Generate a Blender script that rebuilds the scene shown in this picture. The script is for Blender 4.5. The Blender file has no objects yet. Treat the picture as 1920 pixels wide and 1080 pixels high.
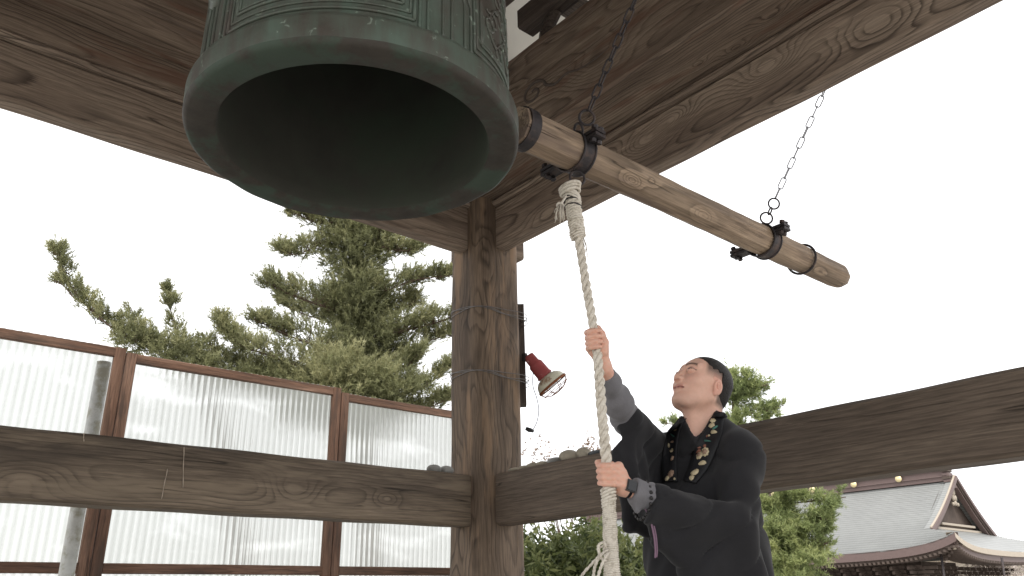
import bpy, bmesh, math, random
import numpy as np
from mathutils import Vector, Matrix, Quaternion
from mathutils.bvhtree import BVHTree

random.seed(7); np.random.seed(7)
SC = bpy.context.scene
COL = SC.collection
pi = math.pi

# ------------------------------------------------------------------ camera, sky, sun, exposure
cam_d = bpy.data.cameras.new('camera')
cam = bpy.data.objects.new('camera', cam_d); COL.objects.link(cam)
_r = Vector([0.758678, -0.651132, -0.020847]); _u = Vector([-0.227643, -0.294954, 0.927998]); _f = Vector([0.610398, 0.699307, 0.372001])
cam.matrix_world = Matrix(((_r.x, _u.x, -_f.x, 0), (_r.y, _u.y, -_f.y, 0), (_r.z, _u.z, -_f.z, 0.87), (0, 0, 0, 1)))
cam_d.sensor_width = 36.0
cam_d.lens = 36.0 * 1.477986 * 1000 / 1920
cam_d.clip_end = 2000
SC.camera = cam

world = bpy.data.worlds.new('World'); SC.world = world
world.use_nodes = True
wn = world.node_tree.nodes; wl = world.node_tree.links
wn.clear()
w_out = wn.new('ShaderNodeOutputWorld'); w_bg = wn.new('ShaderNodeBackground')
w_sky = wn.new('ShaderNodeTexSky'); w_sky.sky_type = 'NISHITA'; w_sky.sun_disc = False
w_sky.sun_elevation = math.radians(52); w_sky.sun_rotation = math.radians(215)
w_mix = wn.new('ShaderNodeMix'); w_mix.data_type = 'RGBA'
w_mix.inputs[0].default_value = 0.93                     # full overcast: nearly all cloud white
w_mix.inputs[7].default_value = (8.0, 8.0, 8.05, 1)
wl.new(w_sky.outputs[0], w_mix.inputs[6]); wl.new(w_mix.outputs[2], w_bg.inputs[0])
w_bg.inputs[1].default_value = 0.10
wl.new(w_bg.outputs[0], w_out.inputs[0])

sun_d = bpy.data.lights.new('sun', 'SUN'); sun_d.energy = 1.5; sun_d.angle = math.radians(14); sun_d.color = (1, .96, .9)
sun = bpy.data.objects.new('sun', sun_d); COL.objects.link(sun)
sun.rotation_euler = (math.radians(38), 0, math.radians(-35))
SC.view_settings.view_transform = 'Standard'; SC.view_settings.look = 'None'
SC.view_settings.gamma = 1.0; SC.view_settings.use_curve_mapping = False
SC.view_settings.exposure = 1.22

# ------------------------------------------------------------------ helpers
def link(o, parent=None):
    COL.objects.link(o)
    if parent is not None: o.parent = parent
    return o

def tag(o, label=None, cat=None, group=None, kind=None):
    if label: o['label'] = label
    if cat: o['category'] = cat
    if group: o['group'] = group
    if kind: o['kind'] = kind
    return o

def empty(name, loc, label, cat, group=None):
    o = bpy.data.objects.new(name, None); o.location = loc; link(o)
    return tag(o, label, cat, group)

def mesh_np(name, V, F, mat=None, smooth=False, parent=None, loc=None, rot=None, attr=None):
    """V (n,3), F list of tuples or (m,k) array; vertices are in world space unless loc is given"""
    me = bpy.data.meshes.new(name)
    V = np.asarray(V, dtype=np.float64)
    if isinstance(F, np.ndarray):
        n, k = F.shape
        me.vertices.add(len(V)); me.vertices.foreach_set('co', V.astype(np.float32).ravel())
        me.loops.add(n * k); me.loops.foreach_set('vertex_index', F.astype(np.int32).ravel())
        me.polygons.add(n); me.polygons.foreach_set('loop_start', np.arange(0, n * k, k, dtype=np.int32))
        me.update(calc_edges=True)
    else:
        me.from_pydata([tuple(v) for v in V], [], F)
    if attr is not None:
        a = me.color_attributes.new('tint', 'FLOAT_COLOR', 'POINT')
        A = np.asarray(attr, dtype=np.float32)
        if A.ndim == 1: A = np.stack([A, A, A, np.ones_like(A)], 1)
        if A.shape[1] == 3: A = np.concatenate([A, np.ones((len(A), 1), np.float32)], 1)
        a.data.foreach_set('color', A.ravel())
    me.validate()
    if smooth: me.polygons.foreach_set('use_smooth', [True] * len(me.polygons))
    if mat: me.materials.append(mat)
    o = bpy.data.objects.new(name, me)
    link(o)
    if loc is not None: o.location = loc
    if rot is not None: o.rotation_euler = rot
    if parent is not None:
        bpy.context.view_layer.update()
        par_m = Matrix.Translation(parent.location) @ parent.rotation_euler.to_matrix().to_4x4() if parent.parent is None else parent.matrix_world
        o.parent = parent
        o.matrix_parent_inverse = par_m.inverted()
    return o

class MB:
    """collects pieces into one mesh"""
    def __init__(s): s.V = []; s.F = []; s.n = 0
    def add(s, V, F):
        s.V.append(np.asarray(V, float)); s.F += [tuple(i + s.n for i in f) for f in F]; s.n += len(V); return s
    def build(s, name, mat, parent=None, smooth=False, **k):
        return mesh_np(name, np.concatenate(s.V), s.F, mat, smooth, parent, **k)

def box(c, sz, R=None):
    c = np.array(c, float); h = np.array(sz, float) / 2
    V = np.array([[x, y, z] for x in (-1, 1) for y in (-1, 1) for z in (-1, 1)]) * h
    if R is not None: V = V @ np.array(R).T
    F = [(0, 1, 3, 2), (4, 6, 7, 5), (0, 4, 5, 1), (2, 3, 7, 6), (0, 2, 6, 4), (1, 5, 7, 3)]
    return V + c, F

def frames(P, up=(0, 0, 1)):
    P = np.asarray(P, float); n = len(P)
    T = np.gradient(P, axis=0); T /= np.linalg.norm(T, axis=1)[:, None] + 1e-12
    a = np.array(up, float)
    if abs(T[0] @ a) > .9: a = np.array([1., 0, 0])
    N = np.zeros_like(P); N[0] = np.cross(T[0], a); N[0] /= np.linalg.norm(N[0])
    for i in range(1, n):
        v = N[i - 1] - T[i] * (N[i - 1] @ T[i]); N[i] = v / (np.linalg.norm(v) + 1e-12)
    return T, N, np.cross(T, N)

def tube(P, r, k=8, cap=True, closed=False, flat=1.0):
    P = np.asarray(P, float); n = len(P)
    r = np.full(n, r) if np.isscalar(r) else np.asarray(r, float)
    T, N, B = frames(P)
    if closed:
        T = (np.roll(P, -1, 0) - np.roll(P, 1, 0)); T /= np.linalg.norm(T, axis=1)[:, None]
        ax = np.cross(P[0] - P.mean(0), P[n // 4] - P.mean(0)); ax /= np.linalg.norm(ax)
        B = np.tile(ax, (n, 1)); N = np.cross(B, T)
    a = np.arange(k) / k * 2 * pi
    V = (P[:, None] + r[:, None, None] * (np.cos(a)[None, :, None] * N[:, None] + flat * np.sin(a)[None, :, None] * B[:, None])).reshape(-1, 3)
    F = []
    m = n if closed else n - 1
    for i in range(m):
        j = (i + 1) % n
        for q in range(k):
            F.append((i * k + q, i * k + (q + 1) % k, j * k + (q + 1) % k, j * k + q))
    if cap and not closed:
        F.append(tuple(range(k))[::-1]); F.append(tuple(range((n - 1) * k, n * k)))
    return V, F

def circle(c, ax, r, n=24, a0=0.0):
    ax = np.array(ax, float); ax /= np.linalg.norm(ax)
    t = np.array([0, 0, 1.]) if abs(ax[2]) < .9 else np.array([1., 0, 0])
    u = np.cross(ax, t); u /= np.linalg.norm(u); v = np.cross(ax, u)
    a = a0 + np.arange(n) / n * 2 * pi
    return np.array(c) + r * (np.cos(a)[:, None] * u + np.sin(a)[:, None] * v)

def lathe(prof, c, axis=(0, 0, 1), n=48, u=None):
    """prof: list of (radius, height) ; closed surface of revolution"""
    ax = np.array(axis, float); ax /= np.linalg.norm(ax)
    t = np.array([1., 0, 0]) if abs(ax[0]) < .9 else np.array([0, 1., 0])
    uu = np.cross(ax, t); uu /= np.linalg.norm(uu); vv = np.cross(ax, uu)
    a = np.arange(n) / n * 2 * pi
    ring = np.cos(a)[:, None] * uu + np.sin(a)[:, None] * vv
    V = np.concatenate([np.array(c) + ax * h + max(r, 1e-4) * ring for r, h in prof])
    F = []
    for i in range(len(prof) - 1):
        for q in range(n):
            F.append((i * n + q, i * n + (q + 1) % n, (i + 1) * n + (q + 1) % n, (i + 1) * n + q))
    return V, F

def interp(P, n):
    """smooth (Catmull-Rom) resample of a polyline to n points"""
    P = np.asarray(P, float); Q = np.concatenate([[2 * P[0] - P[1]], P, [2 * P[-1] - P[-2]]])
    out = []
    for s in np.linspace(0, len(P) - 1 - 1e-9, n):
        i = int(s); t = s - i; a, b, c, d = Q[i:i + 4]
        out.append(.5 * ((2 * b) + (c - a) * t + (2 * a - 5 * b + 4 * c - d) * t * t + (-a + 3 * b - 3 * c + d) * t ** 3))
    return np.array(out)

def unit(v):
    v = np.asarray(v, float); return v / (np.linalg.norm(v) + 1e-12)

# ------------------------------------------------------------------ materials
def new_mat(name):
    m = bpy.data.materials.new(name); m.use_nodes = True
    nt = m.node_tree; nt.nodes.clear()
    out = nt.nodes.new('ShaderNodeOutputMaterial'); b = nt.nodes.new('ShaderNodeBsdfPrincipled')
    nt.links.new(b.outputs[0], out.inputs[0])
    return m, nt, b, out

def N(nt, t, **k):
    n = nt.nodes.new(t)
    for a, v in k.items():
        if a.startswith('i_'):
            key = a[2:]; key = int(key) if key.isdigit() else key
            n.inputs[key].default_value = v
        else: setattr(n, a, v)
    return n

def math_n(nt, op, a, b=None, c=None):
    n = nt.nodes.new('ShaderNodeMath'); n.operation = op
    for i, x in enumerate((a, b, c)):
        if x is None: continue
        if isinstance(x, (int, float)): n.inputs[i].default_value = x
        else: nt.links.new(x, n.inputs[i])
    return n.outputs[0]

def ramp(nt, fac, stops, interp_='LINEAR'):
    r = nt.nodes.new('ShaderNodeValToRGB'); r.color_ramp.interpolation = interp_
    e = r.color_ramp.elements
    while len(e) < len(stops): e.new(.5)
    for q, (p, c) in zip(e, stops):
        q.position = p; q.color = (*c, 1) if len(c) == 3 else c
    nt.links.new(fac, r.inputs[0]); return r.outputs[0]

def mixc(nt, fac, a, b, mode='MIX'):
    n = nt.nodes.new('ShaderNodeMix'); n.data_type = 'RGBA'; n.blend_type = mode
    for i, x in ((0, fac), (6, a), (7, b)):
        if isinstance(x, (int, float)): n.inputs[i].default_value = x
        elif isinstance(x, tuple): n.inputs[i].default_value = (*x, 1) if len(x) == 3 else x
        else: nt.links.new(x, n.inputs[i])
    return n.outputs[2]

def coords(nt, scale=(1, 1, 1), rnd=True, kind='Object'):
    tc = nt.nodes.new('ShaderNodeTexCoord')
    v = tc.outputs[kind]
    if rnd:
        oi = nt.nodes.new('ShaderNodeObjectInfo')
        m = nt.nodes.new('ShaderNodeVectorMath'); m.operation = 'SCALE'; m.inputs[0].default_value = (13.1, 7.7, 5.3)
        nt.links.new(oi.outputs['Random'], m.inputs['Scale'])
        a = nt.nodes.new('ShaderNodeVectorMath'); a.operation = 'ADD'
        nt.links.new(v, a.inputs[0]); nt.links.new(m.outputs[0], a.inputs[1]); v = a.outputs[0]
    mp = nt.nodes.new('ShaderNodeMapping'); mp.inputs['Scale'].default_value = scale
    nt.links.new(v, mp.inputs[0]); return mp.outputs[0]

def noise(nt, vec, scale, detail=3, rough=.55, dist=0.0):
    n = nt.nodes.new('ShaderNodeTexNoise'); n.inputs['Scale'].default_value = scale
    n.inputs['Detail'].default_value = detail; n.inputs['Roughness'].default_value = rough
    n.inputs['Distortion'].default_value = dist
    nt.links.new(vec, n.inputs['Vector']); return n.outputs['Fac']

def bump(nt, b, h, strength=.4, dist=.01):
    n = nt.nodes.new('ShaderNodeBump'); n.inputs['Strength'].default_value = strength; n.inputs['Distance'].default_value = dist
    nt.links.new(h, n.inputs['Height']); nt.links.new(n.outputs[0], b.inputs['Normal'])

def wood_mat(name, dark, mid, light, rings=62, warp=.05, pith=(0, .11, .19), worn=0.0, rough=.72, stain=None, contrast=1.0, knots=(), knotdark=False):
    """sawn timber: growth rings round a pith that runs along local x, cut by the faces"""
    m, nt, b, out = new_mat(name)
    tc = nt.nodes.new('ShaderNodeTexCoord'); oi = nt.nodes.new('ShaderNodeObjectInfo')
    sc = nt.nodes.new('ShaderNodeVectorMath'); sc.operation = 'SCALE'; sc.inputs[0].default_value = (17.3, 0, 0)
    nt.links.new(oi.outputs['Random'], sc.inputs['Scale'])
    ad = nt.nodes.new('ShaderNodeVectorMath'); ad.operation = 'ADD'
    nt.links.new(tc.outputs['Object'], ad.inputs[0]); nt.links.new(sc.outputs[0], ad.inputs[1])
    v = ad.outputs[0]
    # slow wander of the rings along the trunk
    mp = nt.nodes.new('ShaderNodeMapping'); mp.inputs['Scale'].default_value = (.9, 3.0, 3.0)
    nt.links.new(v, mp.inputs[0])
    nz = nt.nodes.new('ShaderNodeTexNoise'); nz.inputs['Scale'].default_value = 1.3; nz.inputs['Detail'].default_value = 2.0
    nt.links.new(mp.outputs[0], nz.inputs['Vector'])
    s1 = nt.nodes.new('ShaderNodeVectorMath'); s1.operation = 'SUBTRACT'; s1.inputs[1].default_value = (.5, .5, .5)
    nt.links.new(nz.outputs['Color'], s1.inputs[0])
    s2 = nt.nodes.new('ShaderNodeVectorMath'); s2.operation = 'SCALE'; s2.inputs['Scale'].default_value = warp * 4
    nt.links.new(s1.outputs[0], s2.inputs[0])
    a2 = nt.nodes.new('ShaderNodeVectorMath'); a2.operation = 'ADD'
    nt.links.new(v, a2.inputs[0]); nt.links.new(s2.outputs[0], a2.inputs[1])
    a3 = nt.nodes.new('ShaderNodeVectorMath'); a3.operation = 'ADD'; a3.inputs[1].default_value = pith
    nt.links.new(a2.outputs[0], a3.inputs[0])
    yz = nt.nodes.new('ShaderNodeVectorMath'); yz.operation = 'MULTIPLY'; yz.inputs[1].default_value = (0.012, 1, 1)
    nt.links.new(a3.outputs[0], yz.inputs[0])
    ln = nt.nodes.new('ShaderNodeVectorMath'); ln.operation = 'LENGTH'; nt.links.new(yz.outputs[0], ln.inputs[0])
    ringv = math_n(nt, 'MULTIPLY', ln.outputs['Value'], rings)
    mp2 = nt.nodes.new('ShaderNodeMapping'); mp2.inputs['Scale'].default_value = (1.2, 26, 26)
    nt.links.new(v, mp2.inputs[0])
    fib = noise(nt, mp2.outputs[0], 6, 4, .65)
    ringv = math_n(nt, 'ADD', ringv, math_n(nt, 'MULTIPLY', fib, .3))
    kspot = None
    for (kx, ky, kz, ks, kb) in knots:                      # knots push the rings into closed eyes
        kd = N(nt, 'ShaderNodeVectorMath', operation='SUBTRACT'); nt.links.new(tc.outputs['Object'], kd.inputs[0]); kd.inputs[1].default_value = (kx, ky, kz)
        km = N(nt, 'ShaderNodeVectorMath', operation='MULTIPLY'); nt.links.new(kd.outputs[0], km.inputs[0]); km.inputs[1].default_value = (.45 / ks, 1 / ks, 1 / ks)
        kl = N(nt, 'ShaderNodeVectorMath', operation='LENGTH'); nt.links.new(km.outputs[0], kl.inputs[0])
        g_ = math_n(nt, 'EXPONENT', math_n(nt, 'MULTIPLY', math_n(nt, 'MULTIPLY', kl.outputs['Value'], kl.outputs['Value']), -1.0))
        ringv = math_n(nt, 'ADD', ringv, math_n(nt, 'MULTIPLY', g_, kb))
        sp_ = ramp(nt, math_n(nt, 'ADD', kl.outputs['Value'], math_n(nt, 'MULTIPLY', fib, .12)), [(.26, (1,) * 3), (.42, (0,) * 3)])
        kspot = sp_ if kspot is None else math_n(nt, 'MAXIMUM', kspot, sp_)
    saw = math_n(nt, 'FRACT', ringv)
    ring = ramp(nt, saw, [(0, (0, 0, 0)), (.55, (.16, .16, .16)), (.86, (1, 1, 1)), (1, (0, 0, 0))])
    mp3 = nt.nodes.new('ShaderNodeMapping'); mp3.inputs['Scale'].default_value = (.5, 4, 4)
    nt.links.new(v, mp3.inputs[0])
    big = noise(nt, mp3.outputs[0], 1.6, 4, .6)
    base = ramp(nt, big, [(.28, dark), (.5, mid), (.74, light)])
    amt = math_n(nt, 'MULTIPLY', ring, math_n(nt, 'MULTIPLY', ramp(nt, noise(nt, mp3.outputs[0], 2.7, 2), [(.3, (.25,) * 3), (.62, (1,) * 3)]), min(1.0, .62 * contrast)))
    c = mixc(nt, amt, base, tuple(x * .38 for x in dark))
    f2 = ramp(nt, fib, [(.3, (.62,) * 3), (.7, (1.3,) * 3)])
    c = mixc(nt, 1.0, c, f2, 'MULTIPLY')
    if stain:
        mp4 = nt.nodes.new('ShaderNodeMapping'); mp4.inputs['Scale'].default_value = (.7, 5, 5)
        nt.links.new(v, mp4.inputs[0])
        st = ramp(nt, noise(nt, mp4.outputs[0], 2.1, 4, .62), [(.53, (0,) * 3), (.66, (1,) * 3)])
        c = mixc(nt, math_n(nt, 'MULTIPLY', st, .8), c, stain)
    if kspot is not None: c = mixc(nt, math_n(nt, 'MULTIPLY', kspot, .6), c, tuple(x * .55 for x in dark) if knotdark else light)
    # drying checks: long thin splits along the grain
    mpc = nt.nodes.new('ShaderNodeMapping'); mpc.inputs['Scale'].default_value = (.55, 17, 17); nt.links.new(v, mpc.inputs[0])
    cn = noise(nt, mpc.outputs[0], 1.0, 2, .4)
    ck = ramp(nt, math_n(nt, 'ABSOLUTE', math_n(nt, 'SUBTRACT', cn, .5)), [(0, (1,) * 3), (.010, (0,) * 3)])
    mpd = nt.nodes.new('ShaderNodeMapping'); mpd.inputs['Scale'].default_value = (1.1, 3, 3); nt.links.new(v, mpd.inputs[0])
    ck = math_n(nt, 'MULTIPLY', ck, ramp(nt, noise(nt, mpd.outputs[0], 1.7, 2), [(.53, (0,) * 3), (.60, (1,) * 3)]))
    c = mixc(nt, math_n(nt, 'MULTIPLY', ck, .8), c, tuple(x * .18 for x in dark))
    # pale scuffs
    mps = nt.nodes.new('ShaderNodeMapping'); mps.inputs['Scale'].default_value = (3, 22, 22); nt.links.new(v, mps.inputs[0])
    sc2 = ramp(nt, noise(nt, mps.outputs[0], 1.3, 6, .7), [(.66, (0,) * 3), (.74, (1,) * 3)])
    c = mixc(nt, math_n(nt, 'MULTIPLY', sc2, .45), c, tuple(min(1, x * 1.5) for x in light))
    nt.links.new(c, b.inputs['Base Color'])
    b.inputs['Roughness'].default_value = rough
    b.inputs['Specular IOR Level'].default_value = .3
    fib = math_n(nt, 'SUBTRACT', fib, math_n(nt, 'MULTIPLY', ck, 2.2))
    hgt = math_n(nt, 'ADD', math_n(nt, 'MULTIPLY', ring, -.6), math_n(nt, 'MULTIPLY', fib, 1.0))
    bump(nt, b, hgt, .55, .004)
    return m

def plain(name, col, rough=.6, metal=0.0, var=.12, scale=20, bumps=0.0, spec=.4, col2=None, thr=(.45, .62), rnd=True):
    m, nt, b, out = new_mat(name)
    v = coords(nt, rnd=rnd)
    n = noise(nt, v, scale, 4, .6)
    c = mixc(nt, n, tuple(x * (1 - var) for x in col), tuple(min(1, x * (1 + var)) for x in col))
    if col2:
        k = ramp(nt, noise(nt, v, scale * .35, 5, .65), [(thr[0], (0,) * 3), (thr[1], (1,) * 3)])
        c = mixc(nt, k, c, col2)
    nt.links.new(c, b.inputs['Base Color'])
    b.inputs['Roughness'].default_value = rough; b.inputs['Metallic'].default_value = metal
    b.inputs['Specular IOR Level'].default_value = spec
    if bumps: bump(nt, b, n, bumps, .004)
    return m

W_post = wood_mat('post_wood', (0.079, 0.055, 0.039), (0.131, 0.093, 0.064), (0.210, 0.153, 0.109), rings=75, warp=.06, pith=(0, .05, .03), stain=(.26, .17, .105), contrast=1.3)
W_tie = wood_mat('tie_wood', (0.142, 0.104, 0.080), (0.221, 0.167, 0.127), (0.326, 0.258, 0.198), rings=84, warp=.036, pith=(0, .10, .03), contrast=1.5)
W_big = wood_mat('beam_wood', (0.110, 0.079, 0.059), (0.189, 0.141, 0.106), (0.294, 0.231, 0.174), rings=72, warp=.04, pith=(0, .16, .06), stain=(.13, .072, .05), contrast=1.35)
W_railr = wood_mat('smooth_rail_wood', (0.082, 0.061, 0.045), (0.121, 0.091, 0.068), (0.163, 0.126, 0.094), rings=60, warp=.02, pith=(0, .09, .35), contrast=.6)
W_red = wood_mat('frame_wood', (.070, .040, .028), (.145, .078, .050), (.25, .155, .11), rings=70, warp=.02, pith=(0, .05, .02), contrast=.8, stain=(.06, .04, .03))
def klist(org, ax, ay, pts):       # world points -> knot places in a beam's own axes
    o = np.array(org); X_ = np.array(ax); Y_ = np.array(ay)
    return [(float((np.array(p) - o) @ X_), float((np.array(p) - o) @ Y_), float(p[2] - o[2]), s_, b_) for p, s_, b_ in pts]
W_rail = wood_mat('knotty_rail_wood', (0.069, 0.052, 0.038), (0.131, 0.099, 0.071), (0.226, 0.175, 0.126), rings=95, warp=.024, pith=(0, .16, .02), stain=(.20, .155, .11), contrast=.85,
    knots=klist((-.997, 3.564, 1.403), (1, 0, 0), (0, 1, 0), [((1.683,3.500,1.392), .062, 5), ((0.585,3.500,1.344), .075, 6), ((2.186,3.500,1.373), .035, 3)]))
W_tie_r = wood_mat('tie_wood_with_eyes', (0.142, 0.104, 0.080), (0.221, 0.167, 0.127), (0.326, 0.258, 0.198), rings=84, warp=.03, pith=(0, .10, .03), contrast=1.5,
    knots=klist((2.893, -.632, 3.0575), (0, 1, 0), (-1, 0, 0), [((2.847,2.183,3.092), .075, 8), ((2.847,1.998,3.125), .055, 6), ((2.847,1.456,3.109), .07, 7), ((2.847,2.918,2.978), .08, 5), ((2.847,0.968,3.052), .09, 6)]))
W_big_r = wood_mat('beam_wood_with_knots', (0.110, 0.079, 0.059), (0.189, 0.141, 0.106), (0.294, 0.231, 0.174), rings=72, warp=.04, pith=(0, .16, .06), stain=(.13, .072, .05), contrast=1.35, knotdark=True,
    knots=klist(((2.535 + 2.99) / 2, -1.232, 3.44), (0, 1, 0), (-1, 0, 0), [((2.778,1.558,3.251), .030, 3), ((2.742,1.738,3.251), .025, 3), ((2.718,1.329,3.251), .04, 3), ((2.535,2.198,3.459), .10, 6)]))
W_log = wood_mat('knotty_log_wood', (0.163, 0.113, 0.077), (0.299, 0.219, 0.152), (0.462, 0.355, 0.252), rings=70, warp=.03, pith=(0, .015, .01), stain=(.14, .10, .08), contrast=1.1, knotdark=True,
    knots=klist((1.452, 1.626, 2.31), (1, 0, 0), (0, 1, 0), [((1.961,1.575,2.266), .020, 4), ((2.055,1.580,2.298), .016, 3), ((2.381,1.575,2.257), .022, 4), ((1.547,1.575,2.194), .008, 2), ((1.534,1.600,2.327), .010, 2), ((3.274,1.575,2.248), .02, 3)]))
W_dark = wood_mat('dark_wood', (.045, .033, .028), (.075, .057, .047), (.11, .085, .07), rings=50, warp=.03)

# bronze with patina
def bronze():
    m, nt, b, out = new_mat('patinated_bronze')
    v = coords(nt, rnd=False)
    n1 = noise(nt, v, 3.2, 6, .62); n2 = noise(nt, v, 11, 5, .6)
    mv = N(nt, 'ShaderNodeMapping'); mv.inputs['Scale'].default_value = (9, 9, 1.4); nt.links.new(v, mv.inputs[0])
    n3 = noise(nt, mv.outputs[0], 3, 4, .6)
    base = mixc(nt, n2, (.050, .042, .034), (.078, .067, .054))
    g = ramp(nt, math_n(nt, 'ADD', math_n(nt, 'MULTIPLY', n1, .6), math_n(nt, 'MULTIPLY', n3, .4)), [(.40, (0,) * 3), (.60, (1,) * 3)])
    c = mixc(nt, math_n(nt, 'MULTIPLY', g, .8), base, (.085, .128, .098))
    # pale verdigris bloom and scratches
    vor = nt.nodes.new('ShaderNodeTexNoise'); vor.inputs['Scale'].default_value = 26; vor.inputs['Detail'].default_value = 5; vor.inputs['Distortion'].default_value = 1.6
    nt.links.new(v, vor.inputs['Vector'])
    k = ramp(nt, vor.outputs['Fac'], [(.635, (0,) * 3), (.70, (1,) * 3)])
    c = mixc(nt, math_n(nt, 'MULTIPLY', k, .55), c, (.27, .33, .27))
    nt.links.new(c, b.inputs['Base Color'])
    b.inputs['Metallic'].default_value = .25
    r = ramp(nt, n2, [(.3, (.42,) * 3), (.7, (.66,) * 3)]); nt.links.new(r, b.inputs['Roughness'])
    bump(nt, b, math_n(nt, 'ADD', n2, math_n(nt, 'MULTIPLY', vor.outputs['Fac'], .5)), .35, .004)
    return m
M_bronze = bronze()
M_bronze_in = plain('dull_bronze', (.046, .046, .038), rough=.85, metal=.05, var=.3, scale=7, col2=(.045, .060, .042), thr=(.42, .66), bumps=.3, rnd=False)
M_bronze_rim = plain('brown_bronze', (.040, .034, .027), rough=.7, metal=.1, var=.5, scale=22, col2=(.040, .058, .042), thr=(.46, .58), bumps=.6, rnd=False)
M_drip = plain('dried_drip', (.34, .28, .22), rough=.8, var=.3, scale=60)
M_iron = plain('black_iron', (.045, .040, .042), rough=.6, metal=.5, var=.3, scale=60, col2=(.10, .07, .06), thr=(.5, .7), bumps=.3)
M_galv = plain('galvanised_steel', (.50, .51, .49), rough=.6, metal=.15, var=.22, scale=40, col2=(.34, .33, .27), thr=(.48, .6), bumps=.2)
M_galvbright = plain('bright_chain_steel', (.25, .25, .27), rough=.4, metal=.8, var=.15, scale=60)
M_rope = plain('hemp_rope', (.66, .61, .53), rough=.92, var=.22, scale=180, col2=(.40, .35, .28), thr=(.5, .68), bumps=.5, spec=.15)
M_dkw = plain('dark_bracket_wood', (.075, .058, .048), rough=.8, var=.3, scale=12, bumps=.3)
M_plaster = plain('white_plaster', (.88, .86, .81), rough=.9, var=.06, scale=6)
M_stone = plain('river_stone', (.30, .265, .205), rough=.85, var=.3, scale=22, bumps=.5)
M_stoneg = plain('grey_stone', (.26, .255, .24), rough=.85, var=.3, scale=22, bumps=.5)
M_slate = plain('dark_stone', (.06, .065, .07), rough=.6, var=.3, scale=22, bumps=.3)
M_red = plain('chipped_red_paint', (.30, .06, .06), rough=.6, var=.15, scale=30, col2=(.50, .38, .34), thr=(.60, .64), bumps=.2)
M_lampw = plain('rusty_white_enamel', (.62, .60, .48), rough=.4, var=.1, scale=20, col2=(.23, .085, .03), thr=(.56, .66))
M_rust = plain('rust', (.21, .075, .03), rough=.9, var=.35, scale=50, bumps=.4)
M_glass_lamp = plain('lamp_lens', (.55, .56, .56), rough=.15, var=.05)
M_wire = plain('tie_wire', (.17, .16, .155), rough=.5, metal=.6, var=.3, scale=60)
M_cord = plain('grey_cable', (.22, .22, .27), rough=.6, var=.1)
M_rubber = plain('black_rubber', (.02, .02, .02), rough=.5, var=.2)
M_bark = plain('bark', (.115, .085, .065), rough=.95, var=.45, scale=18, bumps=.8, spec=.1)
M_ground = plain('gravel_ground', (.44, .42, .39), rough=.95, var=.35, scale=60, bumps=.6, rnd=False)
M_floor = plain('stone_floor', (.42, .41, .385), rough=.85, var=.2, scale=8, bumps=.2, rnd=False)

def skinlike(name, rough=.5, sss=.0):
    m, nt, b, out = new_mat(name)
    a = N(nt, 'ShaderNodeAttribute', attribute_name='tint')
    v = coords(nt, rnd=False)
    n = noise(nt, v, 90, 4, .6); n2 = noise(nt, v, 22, 3, .6)
    c = mixc(nt, 1.0, a.outputs['Color'], mixc(nt, n, (.90, .88, .87), (1.06, 1.05, 1.04)), 'MULTIPLY')
    c = mixc(nt, 1.0, c, mixc(nt, n2, (.95, .90, .90), (1.04, 1.05, 1.04)), 'MULTIPLY')
    nt.links.new(c, b.inputs['Base Color']); b.inputs['Roughness'].default_value = rough
    b.inputs['Specular IOR Level'].default_value = .35
    if sss:
        b.inputs['Subsurface Weight'].default_value = sss; b.inputs['Subsurface Scale'].default_value = .01
        b.inputs['Subsurface Radius'].default_value = (1, .35, .2)
    bump(nt, b, n, .15, .001)
    return m
M_skin = skinlike('skin', .52, .12)

def cloth(name, col, weave=500, rough=.9, sheen=.3, var=.15):
    m, nt, b, out = new_mat(name)
    v = coords(nt, rnd=False)
    n = noise(nt, v, 12, 4, .6); w = noise(nt, v, weave, 2, .5)
    c = mixc(nt, n, tuple(x * (1 - var) for x in col), tuple(x * (1 + var) for x in col))
    c = mixc(nt, 1.0, c, mixc(nt, w, (.8,) * 3, (1.2,) * 3), 'MULTIPLY')
    nt.links.new(c, b.inputs['Base Color']); b.inputs['Roughness'].default_value = rough
    b.inputs['Sheen Weight'].default_value = sheen; b.inputs['Sheen Roughness'].default_value = .5
    b.inputs['Specular IOR Level'].default_value = .2
    bump(nt, b, w, .25, .001)
    return m
M_robe = cloth('black_robe_cloth', (.019, .0185, .0205), sheen=.10, var=.25)
M_under = cloth('black_under_cloth', (.009, .009, .011), sheen=.03)
M_grey = cloth('grey_marl_cloth', (.155, .15, .16), weave=260, sheen=.2, var=.25)
M_hair = plain('black_hair', (.016, .013, .012), rough=.62, var=.3, scale=200, bumps=.6, spec=.3)
M_band = plain('black_brocade', (.010, .010, .012), rough=.7, var=.3, scale=150, bumps=.3)
M_gold = plain('cream_embroidery', (.50, .42, .27), rough=.6, var=.2, scale=120, bumps=.5)
M_tan = plain('tan_embroidery', (.30, .20, .14), rough=.7, var=.25, scale=150, bumps=.5)
M_redem = plain('red_embroidery', (.22, .09, .06), rough=.7, var=.2, scale=120)
M_greenem = plain('teal_embroidery', (.06, .17, .14), rough=.7, var=.2, scale=120)
M_purple = plain('purple_cord', (.20, .12, .17), rough=.8, var=.2, scale=100)
M_bead = plain('dark_beads', (.022, .020, .020), rough=.3, var=.2)
M_watch = plain('watch_black', (.012, .012, .014), rough=.25, var=.1)
M_steel = plain('polished_steel', (.5, .5, .5), rough=.25, metal=.9, var=.05)
M_eyew = plain('eye_white', (.62, .58, .55), rough=.2, var=.03)
M_iris = plain('iris_dark', (.02, .012, .008), rough=.12, var=.1)

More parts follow.
